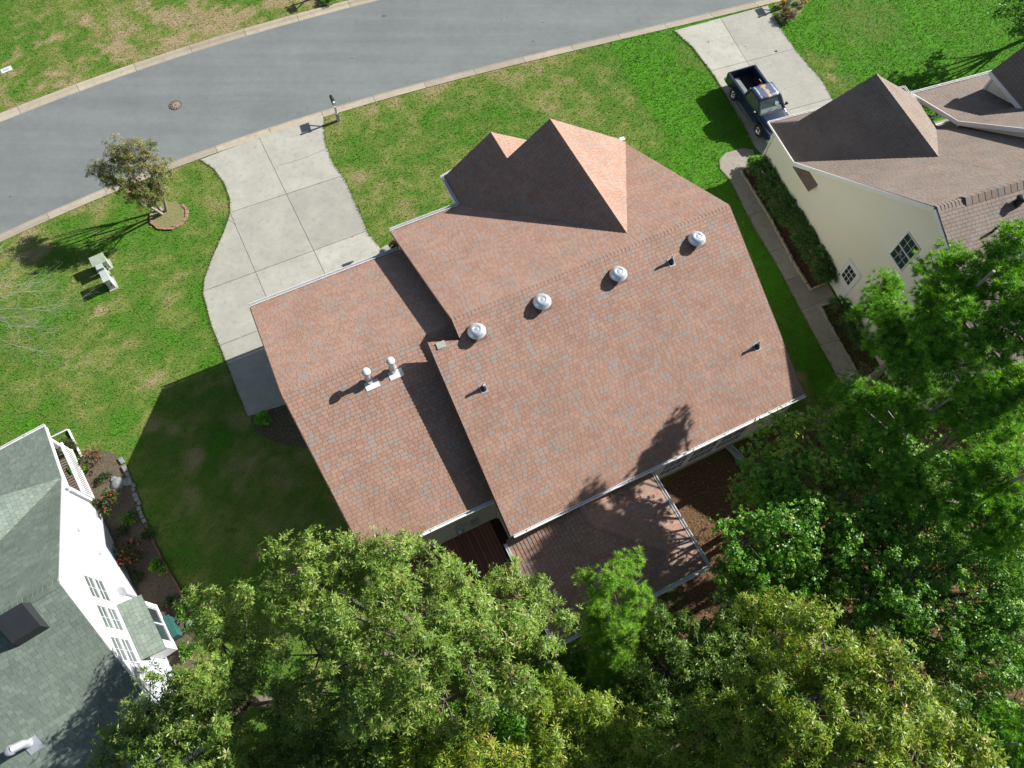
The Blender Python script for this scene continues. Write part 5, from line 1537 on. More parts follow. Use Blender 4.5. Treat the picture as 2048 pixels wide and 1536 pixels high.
broadleaf("oak_tree", "light green oak leaning over the white house roof, with bare limbs showing in a gap", (-8.83, 0.5), [(-8.98, 2.79, 6.60, 0.70), (-8.24, 3.25, 6.00, 0.47), (-8.40, 1.95, 7.00, 0.84), (-7.51, 2.29, 6.40, 0.56), (-8.32, 0.97, 7.40, 0.93), (-7.40, 1.17, 7.20, 0.70), (-9.24, 0.45, 7.00, 0.84), (-10.47, 0.19, 6.40, 0.74), (-11.03, -0.48, 6.00, 0.70), (-9.43, -0.47, 7.00, 0.93), (-8.14, -0.08, 7.40, 0.74), (-10.13, -1.25, 6.50, 0.84), (-8.58, -1.22, 7.20, 0.84), (-7.59, -0.86, 7.00, 0.65), (-11.29, -1.16, 5.60, 0.56), (-6.49, 0.43, 7.00, 0.56)], M_OAK, trunk_r=0.2, group='trees in the wooded back yards', bias=0.05)
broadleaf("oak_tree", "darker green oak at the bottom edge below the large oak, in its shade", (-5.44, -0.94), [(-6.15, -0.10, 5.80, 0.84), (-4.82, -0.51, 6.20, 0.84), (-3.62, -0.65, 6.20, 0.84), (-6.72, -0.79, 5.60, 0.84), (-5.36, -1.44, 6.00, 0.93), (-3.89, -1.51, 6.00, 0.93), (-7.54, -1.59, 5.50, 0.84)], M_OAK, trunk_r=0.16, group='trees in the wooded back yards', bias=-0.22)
broadleaf("oak_tree", "yellow tinted oak crown at the bottom edge, left of the centre gap", (-1.57, -0.92), [(-1.97, -0.12, 6.80, 0.47), (-2.26, -0.65, 6.60, 0.65), (-1.13, -0.32, 7.40, 0.60), (-0.92, -1.02, 7.20, 0.74), (-1.76, -1.34, 7.00, 0.74), (-2.65, -1.48, 6.60, 0.56), (-0.28, -1.48, 6.80, 0.56)], M_YOAK, group='trees in the wooded back yards', trunk_r=0.14, bias=0.12, L=0.19, W=0.034)
broadleaf("oak_tree", "yellow green oak crown at the bottom edge, right of the dark gap", (1.9, -0.54), [(1.59, 0.40, 6.20, 0.65), (1.25, -0.41, 6.60, 0.74), (2.12, -0.14, 6.80, 0.74), (1.66, -1.19, 6.60, 0.84), (2.83, -0.94, 6.60, 0.74), (0.81, -1.35, 6.00, 0.65), (3.07, -0.15, 6.20, 0.56)], M_YOAK, group='trees in the wooded back yards', trunk_r=0.14, bias=0.0, L=0.19, W=0.034)
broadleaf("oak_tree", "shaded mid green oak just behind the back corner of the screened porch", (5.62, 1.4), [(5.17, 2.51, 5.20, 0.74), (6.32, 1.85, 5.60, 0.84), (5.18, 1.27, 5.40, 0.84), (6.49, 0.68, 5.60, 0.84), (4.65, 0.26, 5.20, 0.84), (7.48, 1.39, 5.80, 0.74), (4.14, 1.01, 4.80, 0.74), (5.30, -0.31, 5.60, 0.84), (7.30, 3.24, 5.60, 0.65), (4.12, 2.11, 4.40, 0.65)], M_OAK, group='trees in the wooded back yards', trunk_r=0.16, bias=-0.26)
broadleaf("oak_tree", "biggest yellow green oak, filling the lower right of the wood", (8.12, -0.0), [(7.96, 2.63, 8.60, 0.65), (7.60, 2.90, 7.60, 0.56), (8.02, 1.85, 9.60, 0.84), (8.26, 1.47, 10.50, 0.93), (7.22, 1.14, 10.00, 0.93), (9.04, 0.87, 10.50, 0.93), (7.89, 0.41, 10.60, 1.02), (9.94, 0.29, 10.20, 0.93), (10.94, -0.18, 9.80, 0.84), (8.94, -0.16, 10.50, 0.93), (7.71, -0.50, 10.00, 0.93), (11.66, -0.77, 9.40, 0.74), (10.28, -0.85, 10.00, 0.93), (9.08, -1.17, 10.00, 0.93), (7.00, 0.08, 9.00, 0.84), (6.72, -0.87, 9.00, 0.84), (5.86, -0.53, 8.00, 0.74), (5.90, -1.27, 8.00, 0.84), (4.82, -1.17, 7.40, 0.84), (7.76, -1.40, 9.80, 0.93), (4.04, -1.31, 7.00, 0.74), (12.09, -1.48, 9.00, 0.84)], M_YOAK, group='trees in the wooded back yards', trunk_r=0.26, bias=-0.04)
broadleaf("maple_tree", "loose maple with yellowing leaves reaching past the rear right roof corner", (9.94, 7.11), [(9.82, 9.33, 5.60, 0.50), (10.67, 9.71, 6.30, 0.40), (9.71, 8.69, 6.40, 0.70), (10.91, 8.45, 6.80, 0.60), (9.30, 8.16, 5.80, 0.70), (9.97, 7.53, 6.60, 0.80), (10.92, 7.58, 7.00, 0.80), (9.37, 6.88, 5.80, 0.80), (10.06, 6.14, 6.60, 0.90), (8.96, 6.08, 4.80, 0.70), (9.61, 5.11, 6.00, 0.90), (11.11, 6.37, 7.00, 0.80), (10.63, 4.73, 6.20, 0.90), (8.92, 7.23, 4.60, 0.50), (9.13, 4.60, 5.20, 0.80)], M_MAPLE, group='trees in the wooded back yards', trunk_r=0.13, k=6, L=0.095, W=0.062, subs=17, tips=36, sub_r=0.42, th=(60, 110), bias=0.08)
broadleaf("shade_tree", "broad dark green tree in the middle of the wood, right of the maple", (13.61, 3.13), [(12.40, 6.20, 7.00, 0.90), (13.09, 5.12, 7.40, 1.00), (11.75, 4.73, 7.00, 1.00), (13.83, 4.14, 7.60, 1.10), (12.48, 3.69, 7.60, 1.10), (14.73, 3.35, 7.80, 1.10), (11.24, 3.37, 6.80, 0.90), (13.45, 2.66, 7.60, 1.10), (12.34, 2.44, 7.00, 0.90), (15.14, 2.22, 7.60, 1.10), (14.02, 1.54, 7.40, 1.10), (16.11, 4.86, 7.80, 1.10), (15.18, 0.99, 7.20, 1.10), (13.51, 1.31, 6.60, 0.90), (14.89, 0.33, 6.40, 1.00)], M_DARK, group='trees in the wooded back yards', trunk_r=0.2, k=7, L=0.1, W=0.05, subs=17, tips=38, bias=0.08)
broadleaf("shade_tree", "low dark green tree near the fallen leaves behind the porch corner", (9.2, 3.1), [(10.34, 3.89, 4.40, 0.84), (8.36, 4.27, 4.20, 0.74), (7.38, 2.64, 3.80, 0.65), (9.43, 3.04, 4.60, 0.74), (11.20, 2.50, 5.00, 0.84), (8.49, 2.29, 4.00, 0.74)], M_DARK, group='trees in the wooded back yards', trunk_r=0.12, k=7, L=0.13, W=0.07, bias=-0.05)
broadleaf("understory_tree", "low dark undergrowth tree in the gap between the large oak and the young pine", (1.42, 0.39), [(0.09, -0.16, 2.80, 0.74), (3.06, 1.41, 3.00, 0.74), (1.67, 1.43, 2.80, 0.74), (3.51, 2.44, 2.60, 0.56), (0.59, -1.07, 3.00, 0.74), (-0.26, -0.93, 2.60, 0.65), (4.17, -0.18, 3.00, 0.84), (-1.47, 0.17, 2.60, 0.65)], M_DARK, group='trees in the wooded back yards', trunk_r=0.09, k=7, L=0.13, W=0.07, bias=-0.1)
broadleaf("shade_tree", "mid height dark green tree packed between the maple and the wide dark tree", (10.54, 5.29), [(9.24, 7.59, 6.30, 1.05), (10.03, 7.15, 6.40, 0.78), (11.49, 7.45, 5.70, 0.77), (12.16, 7.29, 6.50, 1.05), (13.28, 7.15, 5.90, 1.03), (9.61, 6.89, 5.40, 0.83), (10.23, 6.41, 6.30, 0.86), (11.11, 6.56, 5.80, 0.95), (11.76, 6.05, 6.40, 1.07), (12.88, 6.00, 6.40, 0.81), (7.90, 5.01, 6.80, 0.95), (8.83, 5.50, 6.70, 0.95), (9.50, 5.60, 6.70, 1.09), (10.56, 5.30, 5.90, 0.81), (11.21, 5.11, 6.80, 0.77), (12.58, 5.66, 6.50, 0.87), (8.02, 4.23, 6.10, 1.09), (8.60, 4.77, 6.30, 0.77), (9.41, 4.56, 6.30, 0.81), (10.39, 4.35, 5.80, 1.08), (11.86, 4.62, 6.00, 0.93), (12.49, 4.44, 6.20, 0.97), (8.72, 3.57, 5.60, 0.86), (9.79, 3.60, 6.20, 0.76), (10.77, 3.72, 5.20, 0.96), (11.39, 3.86, 6.30, 0.92), (10.03, 2.77, 6.30, 0.87), (11.20, 2.89, 5.90, 0.96)], M_MAPLE, group='trees in the wooded back yards', trunk_r=0.12, k=6, L=0.1, W=0.06, subs=18, tips=36, th=(55, 105), bias=-0.1)
broadleaf("shade_tree", "shaded dark green tree under the pines at the right edge", (15.14, 4.08), [(13.70, 6.69, 6.50, 0.90), (14.29, 6.49, 6.60, 1.01), (15.82, 7.09, 5.90, 0.91), (17.69, 6.73, 5.20, 0.94), (13.03, 5.76, 6.40, 0.94), (14.68, 5.87, 5.60, 0.99), (16.78, 6.25, 4.80, 1.19), (17.04, 5.41, 5.70, 1.19), (13.69, 4.77, 5.40, 0.97), (14.16, 4.98, 6.00, 0.95), (15.24, 4.87, 6.60, 1.09), (16.16, 4.27, 6.60, 1.05), (17.63, 4.64, 5.10, 0.95), (12.30, 3.71, 5.60, 1.19), (13.50, 3.89, 5.30, 1.16), (14.26, 3.54, 5.50, 0.91), (15.59, 3.57, 5.10, 1.13), (16.03, 3.39, 6.40, 0.84), (17.90, 3.55, 4.90, 0.94), (12.53, 2.67, 6.40, 0.84), (14.10, 3.07, 5.00, 0.87), (15.69, 2.56, 5.00, 1.02), (16.02, 2.87, 5.50, 1.08), (17.45, 2.87, 5.20, 0.96), (13.26, 1.91, 5.00, 0.91), (13.23, 1.66, 6.40, 0.98), (14.91, 1.70, 5.70, 0.98), (15.74, 1.64, 5.60, 1.10), (16.60, 1.92, 5.90, 1.10)], M_DARK, group='trees in the wooded back yards', trunk_r=0.14, k=7, L=0.1, W=0.05, subs=16, tips=34)
broadleaf("small_tree", "olive green small tree beside the back corner of the cream house", (17.05, 9.17), [(18.02, 10.49, 4.20, 0.82), (13.96, 9.18, 4.80, 0.85), (15.11, 9.60, 3.80, 0.72), (16.84, 10.04, 3.90, 0.71), (18.09, 9.95, 3.80, 0.93), (17.85, 9.07, 4.70, 0.93), (19.49, 9.21, 4.90, 0.69), (14.83, 8.49, 4.80, 0.96), (15.49, 8.38, 4.60, 0.93), (17.09, 8.66, 4.10, 0.86), (18.39, 8.42, 4.30, 0.80), (19.48, 8.53, 3.90, 0.83)], M_MAPLE, group='trees in the wooded back yards', trunk_r=0.1, k=6, L=0.11, W=0.06, subs=15, tips=26, bias=-0.05)
broadleaf("understory_tree", "low dark green thicket behind the young pine", (6.38, 0.45), [(6.07, 2.56, 3.30, 0.84), (7.56, 2.29, 3.30, 0.99), (8.34, 2.32, 3.70, 0.85), (9.43, 2.94, 3.60, 0.89), (3.86, 1.41, 3.00, 1.09), (5.02, 1.50, 3.50, 1.04), (6.36, 1.51, 3.60, 1.00), (7.40, 1.59, 4.00, 1.08), (8.47, 1.77, 3.20, 1.00), (3.12, 0.77, 3.10, 0.85), (3.53, 0.41, 4.20, 1.06), (4.79, 0.31, 3.30, 0.90), (6.39, 0.87, 2.90, 1.04), (6.94, 0.64, 3.70, 0.98), (7.86, 0.65, 3.50, 0.92), (8.80, 0.46, 4.30, 0.89), (3.70, -0.53, 3.00, 1.05), (5.04, -0.15, 4.30, 0.88), (6.17, -0.61, 3.30, 0.98), (7.18, -0.65, 3.20, 1.01), (8.35, -0.56, 3.70, 0.80), (9.03, -0.33, 3.90, 0.99), (3.91, -1.47, 3.10, 1.06), (4.78, -1.08, 4.30, 0.81), (5.63, -1.50, 3.80, 0.94), (7.07, -1.36, 3.30, 0.82), (7.47, -1.50, 4.00, 0.94)], M_DARK, group='trees in the wooded back yards', trunk_r=0.08, k=7, L=0.13, W=0.07, subs=15, tips=26)
broadleaf("understory_tree", "dark lower storey tree along the bottom edge under the oaks", (-2.07, -0.82), [(-3.22, 0.28, 3.60, 1.04), (0.27, 0.29, 3.30, 0.82), (1.06, 0.28, 4.30, 1.01), (-6.54, -0.31, 4.30, 0.77), (-4.95, -0.75, 4.50, 0.89), (-4.20, -0.57, 4.00, 1.08), (-2.98, -0.38, 4.40, 0.92), (-2.08, -0.69, 3.00, 1.02), (-0.92, -0.53, 3.80, 0.91), (-0.18, -0.56, 3.10, 0.93), (1.24, -0.50, 3.90, 1.08), (2.47, -0.29, 4.30, 0.97), (-7.56, -1.16, 3.90, 1.07), (-6.33, -1.67, 4.10, 0.80), (-4.84, -1.49, 4.50, 1.00), (-3.95, -1.34, 4.30, 1.07), (-2.82, -1.41, 4.20, 0.92), (-2.44, -1.21, 3.10, 0.83), (-1.26, -1.47, 4.10, 0.94), (-0.02, -1.61, 3.50, 0.91), (1.33, -1.46, 3.30, 1.06), (2.36, -1.43, 3.60, 0.94)], M_DARK, group='trees in the wooded back yards', trunk_r=0.08, k=7, L=0.13, W=0.07, subs=14, tips=26, bias=-0.05)
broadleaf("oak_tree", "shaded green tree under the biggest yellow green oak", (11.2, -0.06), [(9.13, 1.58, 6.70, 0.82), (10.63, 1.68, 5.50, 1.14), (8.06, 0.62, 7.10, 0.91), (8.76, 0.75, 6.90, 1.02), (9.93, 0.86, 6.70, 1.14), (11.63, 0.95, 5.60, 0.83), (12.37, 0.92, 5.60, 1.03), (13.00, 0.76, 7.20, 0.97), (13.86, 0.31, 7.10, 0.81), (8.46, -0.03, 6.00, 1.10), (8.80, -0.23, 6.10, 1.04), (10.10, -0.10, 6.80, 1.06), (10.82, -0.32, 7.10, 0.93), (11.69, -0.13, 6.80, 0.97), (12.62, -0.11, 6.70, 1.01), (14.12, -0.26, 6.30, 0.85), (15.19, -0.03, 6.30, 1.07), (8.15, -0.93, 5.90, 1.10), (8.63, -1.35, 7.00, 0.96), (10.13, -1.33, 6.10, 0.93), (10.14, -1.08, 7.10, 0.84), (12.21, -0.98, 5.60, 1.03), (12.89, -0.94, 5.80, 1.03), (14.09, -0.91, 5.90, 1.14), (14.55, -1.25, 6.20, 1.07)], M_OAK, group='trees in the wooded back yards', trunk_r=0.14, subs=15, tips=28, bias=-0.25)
broadleaf("shade_tree", "dark green tree in the bottom right corner", (15.51, -0.95), [(15.29, -0.78, 5.50, 0.93), (16.08, -0.09, 5.80, 0.93), (14.62, -1.61, 5.20, 0.93), (16.05, -1.33, 5.50, 0.93)], M_DARK, group='trees in the wooded back yards', trunk_r=0.14, k=7, L=0.13, W=0.07, bias=-0.1)
broadleaf("small_tree", "sparse olive leaved small tree over the end of the walkway", (15.25, 10.76), [(14.98, 13.06, 3.00, 0.51), (16.08, 11.82, 3.20, 0.65), (15.17, 10.51, 3.20, 0.65), (16.29, 10.14, 3.60, 0.74), (14.29, 11.86, 2.60, 0.47), (13.64, 9.38, 3.40, 0.65), (16.27, 8.56, 4.00, 0.74)], M_DRY, group='trees in the wooded back yards', trunk_r=0.08, k=6, L=0.1, W=0.05, subs=8, tips=16, bias=0.2)
pine("pine_tree", "tallest pine, spreading over the cream house roof and its side window", (14.12, 11.7), [(13.36, 13.36, 8.10, 0.56), (12.93, 12.80, 8.00, 0.49), (13.55, 12.31, 8.50, 0.67), (13.80, 13.93, 8.20, 0.43), (14.07, 13.00, 10.40, 0.67), (14.70, 13.35, 10.60, 0.49), (12.75, 11.29, 8.60, 0.49), (12.93, 10.42, 9.20, 0.61), (13.57, 10.92, 9.30, 0.61), (14.07, 11.72, 9.20, 0.61), (14.24, 10.87, 9.40, 0.61), (13.92, 12.20, 10.00, 0.61), (14.19, 12.02, 10.60, 0.73), (13.14, 10.89, 9.00, 0.73), (13.71, 10.73, 10.00, 0.85), (14.43, 11.00, 10.80, 0.85), (14.06, 9.77, 9.80, 0.85), (14.91, 10.06, 10.60, 0.85), (14.99, 12.33, 11.00, 0.61), (15.67, 12.81, 11.40, 0.73), (16.02, 13.27, 11.80, 0.61), (15.56, 11.48, 11.20, 0.85), (15.74, 10.37, 11.00, 0.85), (12.98, 11.64, 9.00, 0.49), (13.63, 9.98, 8.60, 0.73)], 12.0, M_PINE, group='trees in the wooded back yards', trunk_r=0.2, tufts=80, lean=(0.6, 0.3))
pine("pine_tree", "pine reaching low across the end of the side lawn", (13.62, 8.73), [(12.21, 10.15, 7.00, 0.61), (13.00, 9.78, 7.40, 0.61), (13.53, 8.98, 8.00, 0.73), (11.87, 8.91, 6.80, 0.61), (12.56, 8.25, 7.60, 0.73), (14.47, 8.73, 8.60, 0.73), (15.30, 9.09, 9.00, 0.85), (16.38, 9.35, 9.20, 0.85), (15.65, 8.06, 9.00, 0.73), (12.02, 7.57, 7.00, 0.61), (12.87, 7.14, 7.80, 0.73)], 9.6, M_PINE, group='trees in the wooded back yards', trunk_r=0.15, tufts=75, lean=(0.4, 0.2))
pine("pine_tree", "pine at the right edge, below the bare brown trunk", (14.32, 5.92), [(13.90, 6.56, 8.60, 0.73), (14.69, 6.91, 9.00, 0.73), (15.43, 6.62, 9.40, 0.73), (14.80, 5.65, 9.00, 0.85), (14.03, 5.30, 8.60, 0.73), (15.32, 5.29, 9.20, 0.85), (13.32, 6.09, 8.00, 0.61), (14.77, 4.69, 8.60, 0.73), (12.60, 6.20, 7.60, 0.55)], 10.2, M_PINE, group='trees in the wooded back yards', trunk_r=0.18, tufts=72, lean=(0.8, 0.3))
pine("pine_tree", "pine whose thick bare grey brown trunk crosses the right edge among the branches", (18.55, 10.29), [(16.73, 10.77, 11.20, 0.73), (17.18, 9.86, 11.00, 0.85), (16.51, 9.57, 10.40, 0.61), (16.98, 10.99, 12.00, 0.85), (17.60, 10.21, 11.60, 0.85), (16.14, 11.16, 12.00, 0.61)], 13.0, M_PINE, group='trees in the wooded back yards', trunk_r=0.3, tufts=60, lean=(0.4, 0.1))
pine("pine_tree", "young bright green pine standing in front of the screened porch roof", (4.04, 2.31), [(3.97, 4.45, 5.90, 0.28), (4.42, 4.75, 5.80, 0.18), (2.87, 4.16, 5.20, 0.25), (3.48, 3.95, 6.20, 0.32), (4.24, 3.90, 6.00, 0.34), (3.33, 3.31, 5.80, 0.42), (4.32, 3.24, 5.70, 0.42), (2.99, 2.85, 5.00, 0.40), (3.80, 2.63, 5.60, 0.46), (4.95, 2.87, 4.80, 0.35), (3.17, 2.10, 4.60, 0.45), (4.01, 1.91, 5.00, 0.45), (5.27, 2.94, 4.90, 0.22), (3.43, 1.42, 4.20, 0.45), (4.43, 1.34, 4.20, 0.40), (3.09, 3.32, 5.10, 0.30)], 6.9, M_PINEY, group='trees in the wooded back yards', trunk_r=0.08, tufts=85, needles=30, L=0.17, W=0.017)
pine("pine_tree", "pine at the bottom right corner", (14.13, -0.81), [(14.16, -0.47, 7.20, 0.73), (14.68, -0.73, 7.40, 0.73), (13.63, -1.24, 7.00, 0.73), (14.42, -1.55, 7.20, 0.73), (13.78, -0.08, 6.80, 0.61)], 8.2, M_PINE, group='trees in the wooded back yards', trunk_r=0.14, tufts=70)
broadleaf("crape_myrtle", "small crape myrtle with reddish seed heads leaning over the road beside the driveway", (-17.34, 23.47), [(-19.22, 23.75, 2.80, 0.39), (-18.45, 23.21, 2.90, 0.47), (-17.76, 23.83, 3.40, 0.51), (-18.04, 24.16, 3.70, 0.37), (-17.45, 23.26, 3.20, 0.56), (-16.77, 23.53, 3.40, 0.51), (-16.28, 23.35, 3.10, 0.47), (-17.05, 24.07, 3.80, 0.37), (-16.53, 24.17, 3.70, 0.33), (-15.87, 23.65, 3.10, 0.33), (-17.72, 22.64, 2.70, 0.47), (-16.69, 22.79, 2.70, 0.47), (-19.64, 23.62, 2.60, 0.23), (-16.37, 23.11, 2.50, 0.33), (-17.15, 22.54, 2.10, 0.37), (-17.53, 22.52, 2.30, 0.37), (-16.52, 22.61, 2.20, 0.33), (-18.19, 22.96, 2.60, 0.37), (-18.35, 23.83, 3.40, 0.37)], M_CRAPE, trunk_r=0.07, k=7, L=0.1, W=0.03, subs=85, tips=16, sub_r=0.22, bark=M_BARKP, stems=3, bias=0.1, flat=0.8, split_h=0.5)
broadleaf("dense_tree", "dark dense tree at the top right corner casting a long shadow on the bright lawn", (31.81, 36.74), [(28.96, 35.01, 3.00, 0.93), (28.66, 35.03, 2.20, 0.74), (29.86, 34.34, 2.60, 0.93), (28.62, 35.68, 3.40, 0.84), (28.59, 36.30, 2.00, 0.47), (29.93, 35.03, 3.60, 0.93), (28.52, 36.20, 4.20, 0.74)], M_DARK, trunk_r=0.14, k=7, L=0.13, W=0.07, subs=18, tips=24)

# bare tree at the left edge: pale leafless limbs drooping over the lawn
def bare_tree(base, tips, h0):
    t = thing("bare_tree", "leafless pale grey tree whose fine twigs hang over the lawn at the left edge", "tree", (base[0], base[1], 0))
    b = MB()
    b.tube([(0, 0, -.1), (.05, 0, h0 * .5), (.1, .05, h0)], [.07, .055, .04], 8)
    rnd = random.Random(4)
    def grow(p, d, L, r, lev):
        n = 4; pts = [p]
        for i in range(n):
            d = (d + Vector((rnd.uniform(-.25, .25), rnd.uniform(-.25, .25), rnd.uniform(-.16, .10)))).normalized()
            p = p + d * (L / n); pts.append(p)
        b.tube(pts, [r * (1 - .16 * i) for i in range(n + 1)], 5 if lev < 2 else 3, cap=False)
        if lev >= 4 or L < .12: return
        for k in range(rnd.choice((3, 4)) if lev < 3 else 4):
            q = pts[rnd.choice((1, 2, 3, 4))]
            nd = (d + Vector((rnd.uniform(-.95, .95), rnd.uniform(-.95, .95), rnd.uniform(-.4, .4)))).normalized()
            grow(q, nd, L * rnd.uniform(.5, .75), r * .5, lev + 1)
    top = Vector((.1, .05, h0))
    for tx, ty, tz in tips:
        v = Vector((tx - base[0], ty - base[1], tz)) - top
        p = top + v * .55
        b.tube([top, top + v * .3 + Vector((0, 0, .25)), p + Vector((0, 0, .15))], [.03, .02, .014], 6, cap=False)
        grow(p + Vector((0, 0, .15)), v.normalized(), v.length * .5, .012, 1)
        grow(top + v * .3 + Vector((0, 0, .25)), (v.normalized() + Vector((rnd.uniform(-.5, .5), rnd.uniform(-.5, .5), 0))).normalized(), v.length * .4, .012, 1)
    b.obj("branches", mat("pale_grey_bark", (.36, .34, .29), .8, .15, 8), t)
    return t
bare_tree((-25.02, 15.79), [(-20.21, 18.27) + (1.9,), (-20.64, 16.04) + (1.9,), (-20.27, 14.80) + (1.4,), (-21.88, 17.68) + (2.6,), (-22.89, 19.56) + (2.2,), (-20.28, 17.00) + (1.6,), (-21.46, 16.89) + (2.2,)], 2.3)

# hedge and single shrubs
HG = "yew shrubs in the long hedge beside the neighbour's walkway"
hl_ = ["yew shrub at the street end of the hedge, next to the bright green shrub", "second yew shrub from the street end of the hedge", "third yew shrub from the street end of the hedge", "yew shrub in the middle of the hedge along the cream wall",
       "third yew shrub from the side door in the hedge along the cream wall", "second yew shrub from the side door in the hedge", "yew shrub at the side door end of the hedge beside the round stone"]
for p_, l_ in zip(((13.66, 25.62), (14.08, 24.57), (14.42, 23.41), (14.77, 22.40), (15.15, 21.47), (15.38, 20.78), (15.65, 19.89)), hl_):
    shrub("yew_shrub", l_, p_, .95, 1.15, M_HEDGE, k=8, L=.19, W=.03, dens=1.4, bias=.1, group=HG, th=(10, 60))
for p_, l_ in (((16.14, 17.68), "rounded dark shrub just behind the neighbour's side door"), ((16.45, 16.77), "middle of the three dark shrubs behind the side door"), ((16.74, 15.88), "dark shrub furthest behind the side door, under the pine")):
    shrub("yew_shrub", l_, p_, .60, .8, M_HEDGE, k=7, L=.13, W=.026, dens=1.1, group="shrubs behind the side door", th=(15, 70))
shrub("bright_shrub", "bright lime green shrub where the walkway meets the driveway beside the hedge", (13.29, 26.54), .42, .7, M_LIME, k=7, L=.17, W=.07, dens=.8, th=(30, 90))
shrub("bright_shrub", "small lime green plant in dark soil beside the garage wall", (-10.59, 11.97), .36, .45, M_LIME, k=7, L=.16, W=.075, dens=1.0, th=(40, 95))
shrub("bright_shrub", "lime green plant at the corner of the white porch railing", (-18.24, 9.75), .36, .5, M_LIME, k=6, L=.16, W=.10, dens=.9, th=(40, 95))
shrub("rose_bush", "rose bush with pale red blooms beside the flat boulder", (-16.55, 8.16), .62, .8, M_ROSEL, k=6, L=.09, W=.045, dens=.9, flowers=M_ROSE, nf=40, fr_=.035)
shrub("rose_bush", "rose bush with deep crimson blooms below the white wall", (-15.15, 6.10), .66, .85, M_ROSEL, k=6, L=.09, W=.045, dens=.9, flowers=M_ROSE, nf=48, fr_=.045)
shrub("rose_bush", "straggly reddish brown rose bush at the street end of the left bed", (-17.60, 10.04), .62, .7, M_DRY, k=6, L=.09, W=.04, dens=.55, flowers=M_ROSE, nf=16, fr_=.04)
shrub("ground_cover_plant", "low green plants inside the white timber border", (-19.10, 10.62), .55, .28, M_ROSEL, k=6, L=.08, W=.04, dens=1.2, bias=.25)
shrub("small_shrub", "leafy green shrub halfway along the timber edging", (-13.92, 5.45), .42, .45, M_MAPLE, k=6, L=.09, W=.05, dens=.8)
shrub("small_shrub", "low dark shrub at the foot of the timber edging near the valve covers", (-12.60, 3.78), .42, .35, M_DARK, k=6, L=.09, W=.05, dens=.8)
for p_, l_ in (((-14.65, 6.88), "low weedy clump just right of the timber edging top end"), ((-14.69, 5.25), "low weedy clump between the crimson rose and the hose reel"), ((-13.33, 4.26), "low weedy clump nearest the hose reel by the edging"), ((-15.73, 7.09), "low weedy clump between the two rose bushes"), ((-16.95, 9.26), "low weedy clump between the straggly rose and the boulder")):
    shrub("weed_clump", l_, p_, .34, .22, M_ROSEL, k=6, L=.07, W=.035, dens=.9, bias=.1)
shrub("small_shrub", "low green shrub against the rock edging", (-15.58, 7.51), .35, .35, M_DARK, k=6, L=.09, W=.05, dens=.8)
shrub("small_shrub", "low green shrub by the storage bin", (-12.23, 2.37), .40, .4, M_MAPLE, k=6, L=.09, W=.05, dens=.8, bias=-.2)
shrub("brown_shrub", "reddish brown bush at the inner corner of the garage front", (-5.38, 21.17), .34, .6, leaf_mat("russet_leaf", [(0, (.10, .05, .035)), (.6, (.20, .11, .07)), (1, (.12, .13, .05))]), k=6, L=.08, W=.04, dens=1.0)
shrub("flowering_shrub", "dry looking shrub below the yellow flowers at the top edge", (17.06, 37.97), .62, .45, M_DRY, k=7, L=.10, W=.03, dens=1.1, bias=.1)
shrub("flowering_shrub", "yellow flowering mound left of the top edge mailbox", (16.88, 39.10), .26, .35, M_DRY, k=6, L=.07, W=.03, dens=1.0, flowers=M_YELLOW, nf=55, fr_=.05)
shrub("flowering_shrub", "yellow flowering mound right of the top edge mailbox", (18.26, 39.29), .34, .4, M_DRY, k=6, L=.07, W=.03, dens=1.0, flowers=M_YELLOW, nf=60, fr_=.05)
shrub("verge_shrub", "green and yellow shrub on the far verge at the top edge", (-10.43, 39.27), .55, .35, M_LIME, k=7, L=.12, W=.04, dens=.8, bias=-.35)
shrub("porch_shrub", "green shrub seen through the gap beside the neighbour's porch", (24.21, 30.27), .45, .7, M_MAPLE, k=6, L=.10, W=.06, dens=1.0)
mailbox((-11.07, 39.70) + (0,), AZM + math.pi, "black mailbox on a white post beyond the far kerb")

# ------------------------------------------------------------------ blades of turf, fallen leaves
def inside(px, py, poly):
    r = np.zeros(px.shape, bool)
    n = len(poly)
    for i in range(n):
        x0, y0 = poly[i]; x1, y1 = poly[(i + 1) % n]
        c_ = ((y0 > py) != (y1 > py)) & (px < (x1 - x0) * (py - y0) / (y1 - y0 + 1e-12) + x0)
        r ^= c_
    return r
N_ = 520000
bx = rng.uniform(-31, 33, N_); by = rng.uniform(-2, 41, N_)
Rm = np.array(rot)
q = (np.stack([bx, by, np.full(N_, -30.0)], -1)) @ Rm
sx = 1024 - 1440 * q[:, 0] / q[:, 2]; sy = 768 + 1440 * q[:, 1] / q[:, 2]
ok = (sx > -30) & (sx < 2080) & (sy > -30) & (sy < 1560)
Dd, _ = road_dist(bx, by)
ok &= (np.abs(Dd) - ROAD_W / 2 > 0.57)
for poly in (drive, drive2, walk, right_bed, left_bed): ok &= ~inside(bx, by, poly)
lt = litter(bx, by); ok &= rng.random(N_) > lt * .97
def in_frame(x, y, az, x0, x1, y0, y1):
    u = x * math.cos(az) + y * math.sin(az); v = -x * math.sin(az) + y * math.cos(az)
    return (u > x0) & (u < x1) & (v > y0) & (v < y1)
ok &= ~in_frame(bx, by, AZM, -2.3, 15.8, 5.6, 19.6) & ~in_frame(bx, by, AZR, 21.5, 60, 0, 20.8) & ~in_frame(bx, by, AZL, -40, -9.7, 5.5, 19.1)
bx, by = bx[ok], by[ok]
tn = tone(bx, by)
n = len(bx)
ang = rng.uniform(0, 6.283, n); ln = rng.uniform(.05, .115, n) * (0.8 + .5 * (tn > .75)); lean = rng.uniform(.2, 1.1, n)
w = rng.uniform(.012, .028, n)
dx, dy = np.cos(ang), np.sin(ang)
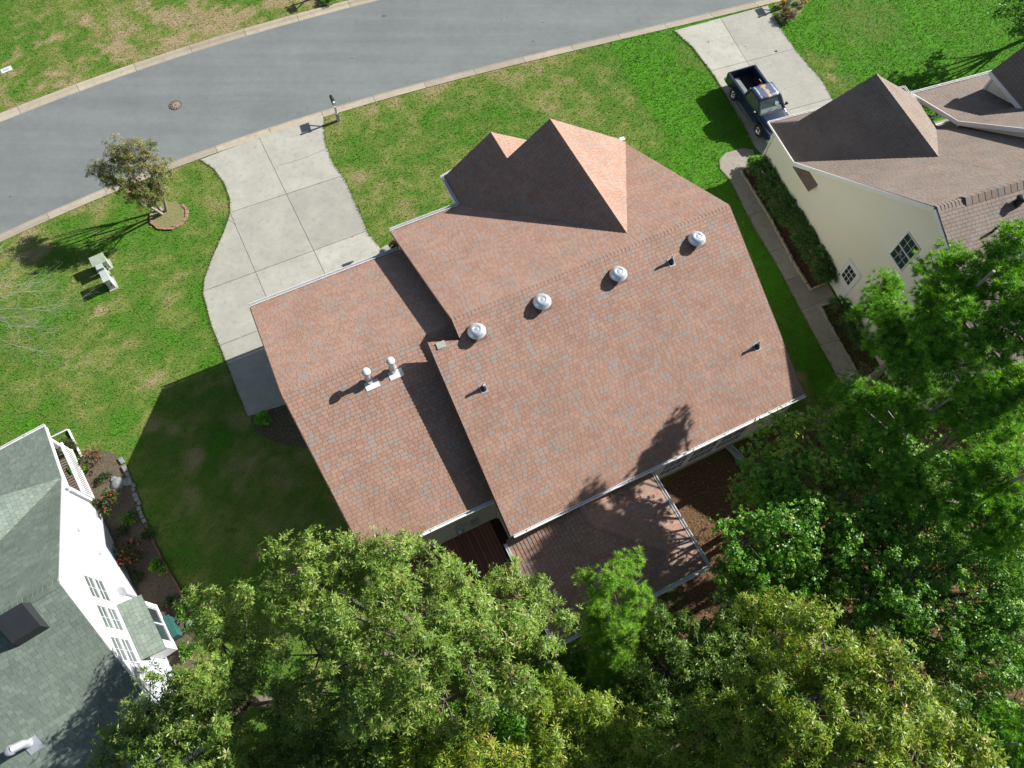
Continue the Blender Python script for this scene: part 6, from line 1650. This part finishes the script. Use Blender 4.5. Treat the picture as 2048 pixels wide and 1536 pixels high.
b0 = np.stack([bx - dy * w, by + dx * w, np.full(n, -.005)], -1); b1 = np.stack([bx + dy * w, by - dx * w, np.full(n, -.005)], -1)
tp = np.stack([bx + dx * ln * np.sin(lean), by + dy * ln * np.sin(lean), ln * np.cos(lean)], -1)
V = np.stack([b0, b1, tp], 1).reshape(-1, 3)
M_BLADE = tint_mat("grass_blade", GRASS_STOPS, rough=.6, grain=.1, spec=.3, trans=.3, grain_scale=6)
gme = mesh_np("grass", V, np.arange(3 * n).reshape(-1, 3), M_BLADE, np.clip(tn + rng.normal(0.02, .17, n), 0, 1))
kind(link(bpy.data.objects.new("grass", gme)), "stuff")
print("blades", n)

# denser fringe where the turf meets paving
fv = []
def fringe(poly, idxs, per=26):
    for i in idxs:
        a = np.array(poly[i]); b = np.array(poly[(i + 1) % len(poly)]); L = np.linalg.norm(b - a)
        m = int(L * per)
        t = rng.random((m, 1)); fv.append(a + (b - a) * t + rng.normal(0, .035, (m, 2)))
fringe(drive, list(range(0, 12)) + list(range(16, 22)), 45)
fringe(drive2, [0, 1, 2, 3, 8, 9, 10, 11], 60); fringe(walk, list(range(2, 9)), 30)
fv = np.concatenate(fv); n = len(fv)
Vf, Ff = whorls(np.c_[fv, np.full(n, .01)], np.tile([0, 0, 1.0], (n, 1)), 6, .085, .02, (10, 80), .2, tri=True)
tf = np.clip(np.repeat(rng.normal(.45, .18, n), 6) + rng.normal(0, .1, len(Ff)), 0, 1)
kind(link(bpy.data.objects.new("grass_fringe", mesh_np("grass_fringe", Vf, Ff, M_BLADE, tf))), "stuff")

n = 700
lx = rng.uniform(-22, 20, n); ly = rng.uniform(2, 40, n)
Dd, _ = road_dist(lx, ly); lit = litter(lx, ly)
keep = rng.random(n) < .12
lx, ly, Dd = lx[keep], ly[keep], Dd[keep]
n2 = 9000
ex = rng.uniform(-6, 26, n2); ey = rng.uniform(-8, 14, n2); k2 = litter(ex, ey) > .5; ex, ey = ex[k2], ey[k2]
ax_ = np.concatenate([lx, ex]); ay_ = np.concatenate([ly, ey])
az_ = np.where(np.abs(road_dist(ax_, ay_)[0]) < ROAD_W / 2, -.045, .045)
Vl, Fl = whorls(np.stack([ax_, ay_, az_], -1), np.tile([0, 0, 1.0], (len(ax_), 1)), 1, .11, .06, (82, 96), 0)
M_FALL = tint_mat("fallen_leaf", [(0, (.16, .075, .035)), (.5, (.30, .17, .08)), (1, (.42, .31, .17))], grain=.1)
kind(link(bpy.data.objects.new("fallen_leaves", mesh_np("fallen_leaves", Vl, Fl, M_FALL, rng.random(len(Fl))))), "stuff")

_dg = bpy.context.view_layer
print("triangles", sum(sum(len(p.vertices) - 2 for p in o.data.polygons) if len(o.data.polygons) < 3000 else len(o.data.polygons) * (1 if len(o.data.polygons[0].vertices) == 3 else 2) for o in bpy.data.objects if o.type == 'MESH'))
